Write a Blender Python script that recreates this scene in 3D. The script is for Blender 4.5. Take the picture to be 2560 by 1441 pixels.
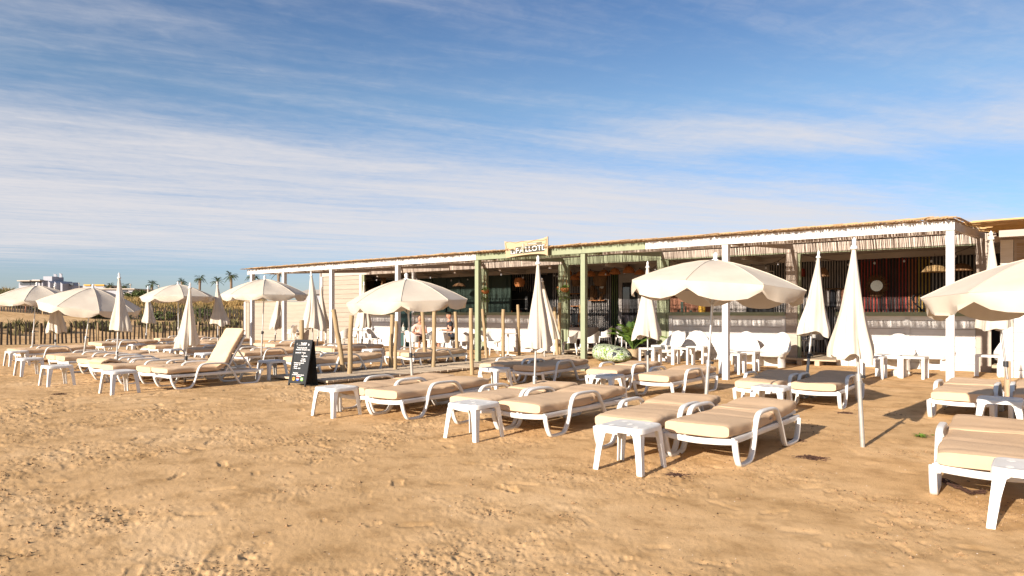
import bpy, math, random
import numpy as np
from mathutils import Vector, Matrix

# ------------------------------------------------------------------ camera, sky, sun, exposure
scene = bpy.context.scene
for o in list(bpy.data.objects):
    bpy.data.objects.remove(o, do_unlink=True)
R = math.radians
EYE = 1.4                       # camera height above the sand
YAW = R(38.0)                   # camera turned 38 degrees left of the facade's normal
FPX, CX, HY = 1707.0, 1280.0, 783.0   # focal length, centre and horizon of the 2560 px wide photo

cam_data = bpy.data.cameras.new('camera')
cam = bpy.data.objects.new('camera', cam_data)
scene.collection.objects.link(cam)
cam.location = (0, 0, EYE)
cam.rotation_euler = (R(90), 0, YAW)
cam_data.sensor_width = 36
cam_data.lens = 36 * FPX / 2560
cam_data.shift_y = (HY - 720.5) / 2560
cam_data.clip_start = 0.05
cam_data.clip_end = 9000
scene.camera = cam

SUN_ELEV = 19.4
world = bpy.data.worlds.new('World')
scene.world = world
world.use_nodes = True
nt = world.node_tree
nt.nodes.clear()
N = nt.nodes.new; L = nt.links.new
out = N('ShaderNodeOutputWorld'); bg = N('ShaderNodeBackground')
sky = N('ShaderNodeTexSky'); sky.sky_type = 'NISHITA'; sky.sun_disc = False
sky.sun_elevation = R(SUN_ELEV); sky.sun_rotation = R(180); sky.altitude = 0
sky.air_density = 1.0; sky.dust_density = 0.35; sky.ozone_density = 2.2
bg.inputs['Strength'].default_value = 0.066
tc = N('ShaderNodeTexCoord'); sep = N('ShaderNodeSeparateXYZ')
L(tc.outputs['Generated'], sep.inputs[0])
def wmath(op, a, b=None, c=None, clamp=False):
    m = N('ShaderNodeMath'); m.operation = op; m.use_clamp = clamp
    for i, v in enumerate((a, b, c)):
        if v is None: continue
        if isinstance(v, (int, float)): m.inputs[i].default_value = v
        else: L(v, m.inputs[i])
    return m.outputs[0]
def wnoise(vec, scale, detail, rough, dist=0.0):
    n = N('ShaderNodeTexNoise'); n.inputs['Scale'].default_value = scale
    n.inputs['Detail'].default_value = detail; n.inputs['Roughness'].default_value = rough
    n.inputs['Distortion'].default_value = dist
    L(vec, n.inputs['Vector']); return n.outputs['Fac']
def wramp(v, lo, hi):
    m = N('ShaderNodeMapRange'); m.interpolation_type = 'SMOOTHSTEP'
    m.inputs['From Min'].default_value = lo; m.inputs['From Max'].default_value = hi
    L(v, m.inputs['Value']); return m.outputs['Result']
# cirrus sheet at constant height: direction projected on a high plane, axes u (to the right) and v (ahead)
zc = wmath('MAXIMUM', sep.outputs['Z'], 0.025)
ca_, sa_ = math.cos(YAW), math.sin(YAW)
uu = wmath('DIVIDE', wmath('ADD', wmath('MULTIPLY', sep.outputs['X'], ca_), wmath('MULTIPLY', sep.outputs['Y'], sa_)), zc)
vv = wmath('DIVIDE', wmath('ADD', wmath('MULTIPLY', sep.outputs['X'], -sa_), wmath('MULTIPLY', sep.outputs['Y'], ca_)), zc)
comb = N('ShaderNodeCombineXYZ'); L(uu, comb.inputs[0]); L(vv, comb.inputs[1])
def wmap(rot, sx, sy, off=(0, 0, 0)):
    m0 = N('ShaderNodeMapping'); m0.inputs['Rotation'].default_value = (0, 0, R(rot)); L(comb.outputs[0], m0.inputs['Vector'])
    m = N('ShaderNodeMapping'); m.inputs['Scale'].default_value = (sx, sy, 1); m.inputs['Location'].default_value = off
    L(m0.outputs['Vector'], m.inputs['Vector']); return m.outputs['Vector']
big = wnoise(wmap(-25, 0.25, 0.7, (1.4, 3.6, 0)), 1.0, 3, 0.5, 0.4)
mid = wnoise(wmap(-26, 0.36, 1.5, (0, 0, 3)), 1.0, 7, 0.6, 0.7)
fine = wnoise(wmap(-20, 1.3, 5.5, (5, 2, 0)), 1.0, 8, 0.66, 0.5)
rip = wnoise(wmap(-40, 9, 9.0, (1, 2, 5)), 1.0, 5, 0.6, 0.6)
nz_ = wmath('ADD', wmath('MULTIPLY', big, 0.45), wmath('ADD', wmath('MULTIPLY', mid, 0.9), wmath('ADD', wmath('MULTIPLY', fine, 0.5), wmath('MULTIPLY', rip, 0.28))))
nz_ = wmath('SUBTRACT', nz_, 1.06)                                   # about -0.35 .. 0.35
ea = wmath('SUBTRACT', vv, wmath('MULTIPLY', uu, 0.50))             # main bank lies beyond v = 4.1 + u/2
bankA = wmath('MULTIPLY', wramp(ea, 3.0, 5.6), wmath('SUBTRACT', 1.0, wmath('MULTIPLY', wramp(vv, 8.0, 17.0), 0.85)))
eb = wmath('ABSOLUTE', wmath('SUBTRACT', wmath('ADD', vv, wmath('MULTIPLY', uu, 0.16)), 4.05))
bankB = wmath('MULTIPLY', wmath('MULTIPLY', wmath('SUBTRACT', 1.0, wramp(eb, 0.0, 1.0)), wramp(uu, -1.2, 1.6)), 0.72)
haze_top = wmath('MULTIPLY', wmath('SUBTRACT', 1.0, wramp(wmath('ADD', vv, wmath('MULTIPLY', uu, 0.12)), 1.6, 2.9)), 0.22)
cov = wmath('MAXIMUM', wmath('MAXIMUM', bankA, bankB), haze_top)
cl = wramp(wmath('ADD', wmath('MULTIPLY', cov, 0.84), wmath('MULTIPLY', nz_, 1.32)), -0.12, 1.18)
horizon_fade = wramp(sep.outputs['Z'], 0.02, 0.08)
cl = wmath('MULTIPLY', wmath('MULTIPLY', cl, horizon_fade), 0.92)
tr_ = N('ShaderNodeValToRGB'); te = tr_.color_ramp.elements
te[0].position = 0.0; te[0].color = (0.72, 0.78, 1.06, 1); te[1].position = 0.42; te[1].color = (0.66, 0.80, 0.98, 1)
for p_, c_ in ((0.06, (0.70, 0.79, 1.08, 1)), (0.16, (0.72, 0.84, 1.06, 1)), (0.29, (0.96, 1.02, 1.07, 1))):
    q_ = te.new(p_); q_.color = c_
L(sep.outputs['Z'], tr_.inputs[0])
tint = N('ShaderNodeMix'); tint.data_type = 'RGBA'; tint.blend_type = 'MULTIPLY'
tint.inputs[0].default_value = 1.0
L(sky.outputs[0], tint.inputs[6]); L(tr_.outputs[0], tint.inputs[7])
mix = N('ShaderNodeMix'); mix.data_type = 'RGBA'
L(cl, mix.inputs[0]); L(tint.outputs[2], mix.inputs[6]); mix.inputs[7].default_value = (6.0, 5.8, 5.9, 1)
L(mix.outputs[2], bg.inputs['Color']); L(bg.outputs[0], out.inputs[0])

sun_data = bpy.data.lights.new('sun', 'SUN')
sun_data.energy = 5.0; sun_data.angle = R(0.5); sun_data.color = (1.0, 0.895, 0.775)
sun = bpy.data.objects.new('sun', sun_data)
scene.collection.objects.link(sun)
ldir = Vector((0.03 * math.cos(R(SUN_ELEV)), math.cos(R(SUN_ELEV)), -math.sin(R(SUN_ELEV))))
sun.rotation_euler = ldir.to_track_quat('-Z', 'Y').to_euler()
sun.location = (0, -20, 20)
scene.view_settings.view_transform = 'Standard'
scene.view_settings.look = 'None'
scene.view_settings.gamma = 1
scene.view_settings.exposure = 1.0
scene.view_settings.use_curve_mapping = False

# ------------------------------------------------------------------ helpers
COL = scene.collection
CA, SA = math.cos(YAW), math.sin(YAW)
def G(px, py, z=0.0):
    """point of the photo that lies at height z -> world x, y"""
    d = (EYE - z) * FPX / (py - HY); xr = (px - CX) / FPX * d
    return (CA * xr - SA * d, SA * xr + CA * d)
def D(px, d):
    xr = (px - CX) / FPX * d
    return (CA * xr - SA * d, SA * xr + CA * d)
def XA(px, y):
    """world x where the sight line of photo column px meets the plane y"""
    t = (px - CX) / FPX; d = y / (SA * t + CA)
    return d * (CA * t - SA)
def DEP(x, y): return -SA * x + CA * y
def ZA(py, x, y): return EYE - (py - HY) * DEP(x, y) / FPX

class MB:
    def __init__(s): s.v = []; s.f = []
    def add(s, vs, fs):
        b = len(s.v); s.v += [tuple(v) for v in vs]; s.f += [tuple(b + i for i in f) for f in fs]; return s
    def box(s, x0, x1, y0, y1, z0, z1):
        vs = [(x, y, z) for z in (z0, z1) for y in (y0, y1) for x in (x0, x1)]
        return s.add(vs, [(0, 2, 3, 1), (4, 5, 7, 6), (0, 1, 5, 4), (2, 6, 7, 3), (0, 4, 6, 2), (1, 3, 7, 5)])
    def hexa(s, b, t):
        """8 corners: bottom ring b, top ring t"""
        return s.add(list(b) + list(t), [(3, 2, 1, 0), (4, 5, 6, 7), (0, 1, 5, 4), (1, 2, 6, 5), (2, 3, 7, 6), (3, 0, 4, 7)])
    def bar(s, a, b, w, h=None, up=(0, 0, 1)):
        a = Vector(a); b = Vector(b); h = h or w
        d = (b - a).normalized(); u = Vector(up)
        if abs(d.dot(u)) > 0.99: u = Vector((0, 1, 0))
        sx = d.cross(u).normalized() * w / 2; sy = sx.cross(d).normalized() * h / 2
        return s.hexa([a - sx - sy, a + sx - sy, a + sx + sy, a - sx + sy], [b - sx - sy, b + sx - sy, b + sx + sy, b - sx + sy])
    def tube(s, pts, r, n=8, flat=None, side=(1, 0, 0), caps=True, ex=2.0):
        """swept tube; r number or list; flat=(w,h) gives a rounded-rect strap whose width runs along side"""
        pts = [Vector(p) for p in pts]; m = len(pts); b = len(s.v)
        prev = None
        for i, p in enumerate(pts):
            d = (pts[min(i + 1, m - 1)] - pts[max(i - 1, 0)]).normalized()
            if flat: ax = Vector(side)
            elif prev is None:
                ax = d.cross(Vector((0, 0, 1)))
                if ax.length < 0.05: ax = Vector((1, 0, 0))
            else: ax = prev
            ax = (ax - d * ax.dot(d)).normalized(); prev = ax
            ay = d.cross(ax)
            rr = r[i] if isinstance(r, (list, tuple)) else r
            for k in range(n):
                a = 2 * math.pi * (k + 0.5) / n; c, q = math.cos(a), math.sin(a)
                if flat:
                    c = math.copysign(abs(c) ** (2 / ex), c) * flat[0] / 2 * rr; q = math.copysign(abs(q) ** (2 / ex), q) * flat[1] / 2 * rr
                else: c *= rr; q *= rr
                s.v.append(tuple(p + ax * c + ay * q))
        for i in range(m - 1):
            for k in range(n):
                k2 = (k + 1) % n
                s.f.append((b + i * n + k, b + i * n + k2, b + (i + 1) * n + k2, b + (i + 1) * n + k))
        if caps:
            s.f.append(tuple(b + k for k in reversed(range(n)))); s.f.append(tuple(b + (m - 1) * n + k for k in range(n)))
        return s
    def lathe(s, prof, n=16, c=(0, 0, 0), capb=True, capt=True):
        b = len(s.v)
        for (r, z) in prof:
            for k in range(n):
                a = 2 * math.pi * k / n
                s.v.append((c[0] + r * math.cos(a), c[1] + r * math.sin(a), c[2] + z))
        for i in range(len(prof) - 1):
            for k in range(n):
                k2 = (k + 1) % n
                s.f.append((b + i * n + k, b + i * n + k2, b + (i + 1) * n + k2, b + (i + 1) * n + k))
        if capb: s.f.append(tuple(b + k for k in reversed(range(n))))
        if capt: s.f.append(tuple(b + (len(prof) - 1) * n + k for k in range(n)))
        return s
    def grid(s, P, closed_u=False):
        """P: list of rows of points"""
        b = len(s.v); nr = len(P); nc = len(P[0])
        for row in P: s.v += [tuple(p) for p in row]
        for i in range(nr - 1):
            for j in range(nc if closed_u else nc - 1):
                j2 = (j + 1) % nc
                s.f.append((b + i * nc + j, b + i * nc + j2, b + (i + 1) * nc + j2, b + (i + 1) * nc + j))
        return s
    def prism_xz(s, poly, y0, y1):
        """polygon in the x-z plane given thickness in y"""
        n = len(poly)
        vs = [(x, y0, z) for x, z in poly] + [(x, y1, z) for x, z in poly]
        return s.add(vs, [tuple(range(n)), tuple(reversed(range(n, 2 * n)))] + [(i, i + n, (i + 1) % n + n, (i + 1) % n) for i in range(n)])
    def mesh(s, name, m, smooth=False, angle=None):
        me = bpy.data.meshes.new(name); me.from_pydata(s.v, [], s.f); me.update()
        me.materials.append(m)
        if smooth:
            me.polygons.foreach_set('use_smooth', [True] * len(me.polygons))
            if angle: me.set_sharp_from_angle(angle=R(angle))
        return me
    def build(s, name, m, parent=None, smooth=False, angle=None, loc=None, rz=0.0):
        o = bpy.data.objects.new(name, s.mesh(name, m, smooth, angle)); COL.objects.link(o)
        if parent: o.parent = parent
        if loc: o.location = loc
        if rz: o.rotation_euler = (0, 0, rz)
        return o

def link_mesh(name, me, parent=None, loc=(0, 0, 0), rot=(0, 0, 0), sc=(1, 1, 1)):
    o = bpy.data.objects.new(name, me); COL.objects.link(o)
    if parent: o.parent = parent
    o.location = loc; o.rotation_euler = rot; o.scale = sc
    return o
def tag(o, label=None, cat=None, group=None, kind=None):
    if label: o['label'] = label
    if cat: o['category'] = cat
    if group: o['group'] = group
    if kind: o['kind'] = kind
    return o
def thing(name, loc, rz=0.0, label=None, cat=None, group=None):
    o = bpy.data.objects.new(name, None); COL.objects.link(o)
    o.empty_display_size = 0.1
    o.location = loc; o.rotation_euler = (0, 0, rz)
    return tag(o, label, cat, group)
KIDS = {}
def kids(o): return [c for c in bpy.data.objects if c.parent == o]
def copy_tree(root, cache={}):
    if root.name not in cache:
        ch = kids(root); cache[root.name] = [(c, kids(c)) for c in ch]
    r = root.copy(); COL.objects.link(r)
    for c, gs in cache[root.name]:
        c2 = c.copy(); COL.objects.link(c2); c2.parent = r
        for g in gs:
            g2 = g.copy(); COL.objects.link(g2); g2.parent = c2
    return r

def mat(name, col, rough=0.6, var=0.0, vscale=6.0, bump=0.0, bscale=60.0, spec=0.4, col2=None, stretch=(1, 1, 1), metal=0.0, transl=0.0, detail=4, objvar=0.0):
    m = bpy.data.materials.new(name); m.use_nodes = True
    n = m.node_tree; b = n.nodes['Principled BSDF']
    b.inputs['Base Color'].default_value = (*col, 1); b.inputs['Roughness'].default_value = rough
    b.inputs['Specular IOR Level'].default_value = spec; b.inputs['Metallic'].default_value = metal
    tcn = n.nodes.new('ShaderNodeTexCoord'); mp = n.nodes.new('ShaderNodeMapping')
    mp.inputs['Scale'].default_value = stretch; n.links.new(tcn.outputs['Object'], mp.inputs['Vector'])
    oi = n.nodes.new('ShaderNodeObjectInfo')
    ad = n.nodes.new('ShaderNodeVectorMath'); ad.operation = 'MULTIPLY_ADD'
    n.links.new(oi.outputs['Random'], ad.inputs[0]); ad.inputs[1].default_value = (37, 53, 71)
    n.links.new(mp.outputs[0], ad.inputs[2])
    last = None
    if var > 0 or col2:
        nz = n.nodes.new('ShaderNodeTexNoise'); nz.inputs['Scale'].default_value = vscale; nz.inputs['Detail'].default_value = detail
        nz.inputs['Roughness'].default_value = 0.62
        n.links.new(ad.outputs[0], nz.inputs['Vector'])
        rp = n.nodes.new('ShaderNodeValToRGB')
        c2 = col2 or tuple(c * (1 - var) for c in col)
        c1 = col if col2 else tuple(min(1, c * (1 + var * 0.6)) for c in col)
        rp.color_ramp.elements[0].position = 0.32; rp.color_ramp.elements[0].color = (*c2, 1)
        rp.color_ramp.elements[1].position = 0.68; rp.color_ramp.elements[1].color = (*c1, 1)
        n.links.new(nz.outputs['Fac'], rp.inputs[0]); last = rp.outputs[0]
        if objvar > 0:
            hv = n.nodes.new('ShaderNodeHueSaturation')
            mr = n.nodes.new('ShaderNodeMapRange'); mr.inputs['To Min'].default_value = 1 - objvar; mr.inputs['To Max'].default_value = 1 + objvar
            n.links.new(oi.outputs['Random'], mr.inputs['Value']); n.links.new(mr.outputs[0], hv.inputs['Value'])
            n.links.new(last, hv.inputs['Color']); last = hv.outputs[0]
        n.links.new(last, b.inputs['Base Color'])
    if bump > 0:
        nb = n.nodes.new('ShaderNodeTexNoise'); nb.inputs['Scale'].default_value = bscale; nb.inputs['Detail'].default_value = 3
        n.links.new(ad.outputs[0], nb.inputs['Vector'])
        bp = n.nodes.new('ShaderNodeBump'); bp.inputs['Strength'].default_value = bump; bp.inputs['Distance'].default_value = 0.01
        n.links.new(nb.outputs['Fac'], bp.inputs['Height']); n.links.new(bp.outputs[0], b.inputs['Normal'])
    if transl > 0:
        tr = n.nodes.new('ShaderNodeBsdfTranslucent'); ms = n.nodes.new('ShaderNodeMixShader'); ms.inputs[0].default_value = transl
        if last is not None: n.links.new(last, tr.inputs['Color'])
        else: tr.inputs['Color'].default_value = (*col, 1)
        n.links.new(b.outputs[0], ms.inputs[1]); n.links.new(tr.outputs[0], ms.inputs[2])
        n.links.new(ms.outputs[0], n.nodes['Material Output'].inputs[0])
    return m

M = {}
M['plastic'] = mat('white_plastic', (0.72, 0.70, 0.665), 0.42, 0.09, 5, 0.05, 40, col2=(0.64, 0.61, 0.56))
M['plastic_old'] = mat('white_plastic_worn', (0.76, 0.74, 0.70), 0.5, 0.1, 9, 0.06, 60, col2=(0.66, 0.62, 0.56))
M['cushion'] = mat('beige_cushion_canvas', (0.62, 0.44, 0.282), 0.9, 0.1, 3.5, 0.25, 350, spec=0.15, col2=(0.555, 0.39, 0.247), objvar=0.06)
M['canvas'] = mat('cream_parasol_canvas', (0.66, 0.59, 0.49), 0.88, 0.06, 2.2, 0.18, 300, spec=0.15, col2=(0.57, 0.50, 0.41), transl=0.18, objvar=0.03)
M['steel'] = mat('pole_steel', (0.55, 0.54, 0.52), 0.38, 0.12, 20, metal=0.75)
M['alu'] = mat('pole_aluminium', (0.40, 0.375, 0.34), 0.5, 0.12, 14, metal=0.35)
M['wood_pole'] = mat('wooden_pole', (0.42, 0.29, 0.18), 0.8, 0.25, 8, 0.2, 60, stretch=(6, 6, 0.8))
M['black_pl'] = mat('black_plastic', (0.03, 0.03, 0.032), 0.5, 0.2, 10)
M['whitewood'] = mat('white_painted_wood', (0.66, 0.64, 0.615), 0.6, 0.06, 3, 0.12, 30, stretch=(0.5, 4, 6), col2=(0.58, 0.555, 0.52), objvar=0.025)
M['tanwood'] = mat('taupe_painted_wood', (0.46, 0.385, 0.32), 0.7, 0.1, 3, 0.12, 30, stretch=(0.5, 4, 6), objvar=0.03)
M['bluewood'] = mat('pale_warm_painted_wood', (0.38, 0.315, 0.26), 0.7, 0.08, 3, 0.12, 30, stretch=(0.5, 4, 6), objvar=0.03)
M['wallwood'] = mat('sand_toned_wall_boards', (0.33, 0.275, 0.215), 0.7, 0.12, 3, 0.12, 30, stretch=(0.5, 4, 6), objvar=0.04)
M['seam'] = mat('parasol_seam_tape', (0.52, 0.45, 0.36), 0.9)
M['green'] = mat('sage_green_paint', (0.245, 0.27, 0.165), 0.6, 0.08, 4, 0.1, 40, stretch=(2, 2, 1))
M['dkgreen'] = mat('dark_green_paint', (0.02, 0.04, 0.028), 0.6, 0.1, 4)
M['reed'] = mat('reed_cane', (0.50, 0.33, 0.17), 0.75, 0.3, 9, 0.1, 80, stretch=(30, 0.6, 30), col2=(0.28, 0.17, 0.08))
M['stake'] = mat('round_pine_stake', (0.38, 0.27, 0.15), 0.85, 0.22, 6, 0.35, 50, stretch=(7, 7, 0.7), col2=(0.31, 0.22, 0.115), objvar=0.06)
M['crack'] = mat('wood_crack', (0.06, 0.04, 0.025), 0.9)
M['pale'] = mat('grey_chestnut_paling', (0.05, 0.037, 0.028), 0.85, 0.3, 9, 0.3, 60, stretch=(5, 5, 0.7), objvar=0.25)
M['plank'] = mat('walkway_plank', (0.50, 0.39, 0.27), 0.8, 0.16, 4, 0.25, 50, stretch=(0.8, 8, 2), objvar=0.09)
M['wire'] = mat('rusty_wire', (0.14, 0.10, 0.08), 0.6, metal=0.5)
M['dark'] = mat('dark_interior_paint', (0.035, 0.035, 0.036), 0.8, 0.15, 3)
M['ceil'] = mat('ceiling_boards', (0.42, 0.36, 0.31), 0.8, 0.06, 2)
M['slatw'] = mat('pale_wall_slat', (0.38, 0.345, 0.32), 0.7, 0.1, 6)
M['slatg'] = mat('green_wall_slat', (0.16, 0.22, 0.08), 0.7, 0.1, 6)
M['slatr'] = mat('red_wall_slat', (0.33, 0.045, 0.03), 0.7, 0.1, 6)
M['slato'] = mat('orange_wall_slat', (0.40, 0.13, 0.05), 0.7, 0.1, 6)
M['slaty'] = mat('ochre_wall_slat', (0.42, 0.27, 0.06), 0.7, 0.1, 6)
M['slatd'] = mat('dark_red_wall_slat', (0.12, 0.03, 0.025), 0.7, 0.1, 6)
M['rattan'] = mat('orange_rattan', (0.62, 0.25, 0.08), 0.7, 0.5, 60, 0.4, 90, col2=(0.22, 0.07, 0.02))
M['wicker'] = mat('brown_wicker', (0.30, 0.17, 0.08), 0.8, 0.4, 40, 0.5, 90, col2=(0.12, 0.06, 0.03))
M['board'] = mat('black_chalkboard', (0.022, 0.024, 0.026), 0.7, 0.25, 14, spec=0.3)
M['chalk'] = mat('white_chalk_lettering', (0.75, 0.74, 0.72), 0.9)
M['signwood'] = mat('varnished_sign_wood', (0.43, 0.31, 0.185), 0.6, 0.1, 5, 0.1, 40, stretch=(1, 6, 6))
M['signgrey'] = mat('sign_lettering_back', (0.05, 0.048, 0.032), 0.6)
M['rope'] = mat('brown_rope', (0.40, 0.19, 0.07), 0.9, 0.2, 60)
M['leaf'] = mat('palm_leaf', (0.085, 0.15, 0.025), 0.55, 0.35, 5, transl=0.25, col2=(0.04, 0.085, 0.015))
M['leafl'] = mat('light_leaf', (0.13, 0.21, 0.03), 0.55, 0.3, 5, transl=0.25)
M['farpalm'] = mat('far_palm_leaf', (0.055, 0.085, 0.022), 0.7, 0.3, 3, transl=0.15)
M['trunk'] = mat('palm_trunk', (0.20, 0.14, 0.09), 0.9, 0.3, 12)
M['shrub'] = mat('shrub_leaf', (0.10, 0.125, 0.03), 0.7, 0.4, 0.8, transl=0.2, col2=(0.045, 0.065, 0.016))
M['grassy'] = mat('dry_dune_grass', (0.46, 0.30, 0.11), 0.8, 0.3, 0.25, transl=0.2, col2=(0.22, 0.15, 0.055))
M['grassg'] = mat('green_dune_grass', (0.22, 0.18, 0.07), 0.8, 0.3, 0.5, transl=0.15, col2=(0.055, 0.06, 0.022))
M['farwhite'] = mat('far_white_render', (0.34, 0.34, 0.37), 0.8, 0.05, 0.5)
M['farglass'] = mat('far_dark_glazing', (0.05, 0.06, 0.075), 0.25, 0.3, 0.4)
M['farroof'] = mat('far_roof_tan', (0.42, 0.36, 0.30), 0.8, 0.05, 1)
M['yellow'] = mat('yellow_trim', (0.55, 0.31, 0.04), 0.7)
M['skin'] = mat('warm_skin', (0.50, 0.24, 0.15), 0.6, 0.1, 8)  # even skin tone of the seated man and woman
M['skin_tan'] = mat('tanned_skin', (0.42, 0.19, 0.11), 0.6, 0.1, 8)
M['skin_dk'] = mat('dark_skin', (0.10, 0.05, 0.035), 0.6)
M['blackcloth'] = mat('black_cotton', (0.02, 0.021, 0.026), 0.9)
M['capcloth'] = mat('dark_cap_cloth', (0.075, 0.075, 0.05), 0.9)
M['pink'] = mat('pale_pink_cloth', (0.62, 0.42, 0.36), 0.9)
M['shorts'] = mat('dark_blue_shorts', (0.03, 0.035, 0.05), 0.9)
M['hair'] = mat('grey_hair', (0.30, 0.27, 0.24), 0.9, 0.2, 40)
M['darkhair'] = mat('dark_hair', (0.02, 0.016, 0.014), 0.8)
M['seaweed'] = mat('dry_seaweed', (0.075, 0.035, 0.022), 0.9, 0.3, 30)
M['shell'] = mat('shell_white', (0.75, 0.70, 0.62), 0.6)
M['stone'] = mat('pale_stone', (0.66, 0.60, 0.52), 0.85, 0.12, 6, 0.4, 30)
M['orange'] = mat('orange_lacquer', (0.70, 0.24, 0.03), 0.4)
M['redp'] = mat('red_print', (0.60, 0.05, 0.03), 0.6)
M['bluep'] = mat('blue_print', (0.04, 0.08, 0.40), 0.6)
M['greenp'] = mat('green_print', (0.20, 0.50, 0.06), 0.6)
M['teal'] = mat('dark_teal_paint', (0.03, 0.07, 0.065), 0.7)
M['mirror'] = mat('mirror_glass', (0.2, 0.19, 0.17), 0.15, metal=1.0)
M['clayred'] = mat('terracotta_print', (0.25, 0.11, 0.065), 0.8, 0.1, 3)
M['cloth'] = mat('tablecloth_taupe', (0.42, 0.36, 0.31), 0.9)
M['tag'] = mat('care_label', (0.62, 0.62, 0.66), 0.7)
# glass
def glassmat(name, col, rough=0.03):
    m = bpy.data.materials.new(name); m.use_nodes = True; b = m.node_tree.nodes['Principled BSDF']
    b.inputs['Base Color'].default_value = (*col, 1); b.inputs['Roughness'].default_value = rough
    b.inputs['Transmission Weight'].default_value = 1.0; b.inputs['IOR'].default_value = 1.3
    return m
M['glass'] = glassmat('clear_glass', (0.9, 0.95, 0.93))
M['darkglass'] = mat('dark_window_glass', (0.05, 0.045, 0.05), 0.06, spec=0.8)
# leaf-print cloth of the beanbag
def leafprint():
    m = mat('green_leaf_print', (0.72, 0.74, 0.68), 0.85, spec=0.2); n = m.node_tree; b = n.nodes['Principled BSDF']
    tcn = n.nodes.new('ShaderNodeTexCoord')
    ns = n.nodes.new('ShaderNodeTexNoise'); ns.inputs['Scale'].default_value = 4.2; ns.inputs['Detail'].default_value = 2; ns.inputs['Distortion'].default_value = 1.5
    n.links.new(tcn.outputs['Object'], ns.inputs['Vector'])
    r1 = n.nodes.new('ShaderNodeValToRGB'); r1.color_ramp.interpolation = 'CONSTANT'
    e = r1.color_ramp.elements; e[0].position = 0; e[0].color = (0.05, 0.055, 0.07, 1); e[1].position = 0.38; e[1].color = (0.50, 0.55, 0.42, 1)
    for p, c in ((0.50, (0.30, 0.42, 0.16, 1)), (0.56, (0.52, 0.56, 0.46, 1)), (0.63, (0.18, 0.33, 0.09, 1)), (0.70, (0.50, 0.56, 0.08, 1))):
        q = e.new(p); q.color = c
    n.links.new(ns.outputs['Fac'], r1.inputs[0])
    vo = n.nodes.new('ShaderNodeTexVoronoi'); vo.feature = 'DISTANCE_TO_EDGE'; vo.inputs['Scale'].default_value = 11
    n.links.new(tcn.outputs['Object'], vo.inputs['Vector'])
    r2 = n.nodes.new('ShaderNodeValToRGB'); r2.color_ramp.elements[0].position = 0.03; r2.color_ramp.elements[0].color = (0.12, 0.14, 0.12, 1)
    r2.color_ramp.elements[1].position = 0.07; r2.color_ramp.elements[1].color = (1, 1, 1, 1)
    n.links.new(vo.outputs[0], r2.inputs[0])
    mx = n.nodes.new('ShaderNodeMix'); mx.data_type = 'RGBA'; mx.blend_type = 'MULTIPLY'; mx.inputs[0].default_value = 1
    n.links.new(r1.outputs[0], mx.inputs[6]); n.links.new(r2.outputs[0], mx.inputs[7]); n.links.new(mx.outputs[2], b.inputs['Base Color'])
    return m
M['leafprint'] = leafprint()

# ------------------------------------------------------------------ ground: one sheet of trampled sand rising into dunes
rng = np.random.default_rng(7)
TS, TN = 12.8, 1280                     # tile of micro relief: 12.8 m, 1 cm cells
def fft_noise(n, beta, lo, hi, seed, aniso=1.0):
    g = np.random.default_rng(seed)
    w = np.fft.fft2(g.standard_normal((n, n)))
    fx = np.fft.fftfreq(n) * n; fy = fx[:, None] * aniso
    f = np.sqrt(fx[None, :] ** 2 + fy ** 2); f[0, 0] = 1
    amp = f ** (-beta); amp[(f < lo) | (f > hi)] = 0
    r = np.real(np.fft.ifft2(w * amp)); return (r - r.mean()) / r.std()
tile = 0.0036 * fft_noise(TN, 1.6, 6, 50, 1) + 0.0026 * fft_noise(TN, 0.9, 60, 420, 2)
msk = fft_noise(TN, 1.6, 3, 40, 3)
ridge = fft_noise(TN, 1.15, 30, 260, 4)
rough_mask = np.clip(0.40 + 0.62 * msk, 0.04, 1.6)
tile = tile * (0.35 + 0.75 * rough_mask)
tile += 0.0035 * rough_mask * np.clip(ridge - 1.1, 0, 1.6) - 0.008 * rough_mask * np.clip(-ridge - 1.5, 0, 1.5)
def stamp(cx, cy, a, depth, L1, W1, rim):
    n = int(L1 * 2.2 / TS * TN) + 2
    ix = (int(cx / TS * TN) + np.arange(-n, n + 1)); iy = (int(cy / TS * TN) + np.arange(-n, n + 1))
    X, Y = np.meshgrid((ix - cx / TS * TN) * TS / TN, (iy - cy / TS * TN) * TS / TN)
    u = (X * math.cos(a) + Y * math.sin(a)) / L1; v = (-X * math.sin(a) + Y * math.cos(a)) / (W1 * (1 - 0.25 * np.cos(np.pi * np.clip(u, -1, 1))))
    r = np.sqrt(u * u + v * v)
    h = -depth / (1 + np.exp((r - 1.0) * 11)) + rim * np.exp(-((r - 1.22) / 0.20) ** 2)
    idx = np.ix_(iy % TN, ix % TN); tile[idx] += h
for i in range(430):
    stamp(rng.uniform(0, TS), rng.uniform(0, TS), rng.uniform(0, 6.28), rng.uniform(0.003, 0.015), rng.uniform(0.09, 0.145), rng.uniform(0.038, 0.055), rng.uniform(0.001, 0.007))
for i in range(160):
    stamp(rng.uniform(0, TS), rng.uniform(0, TS), rng.uniform(0, 6.28), rng.uniform(0.004, 0.016), rng.uniform(0.025, 0.06), rng.uniform(0.02, 0.045), rng.uniform(0.001, 0.007))
for i in range(75):
    stamp(rng.uniform(0, TS), rng.uniform(0, TS), rng.uniform(0, 6.28), rng.uniform(0.006, 0.013), rng.uniform(0.08, 0.13), rng.uniform(0.035, 0.052), rng.uniform(0.001, 0.004))
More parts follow.
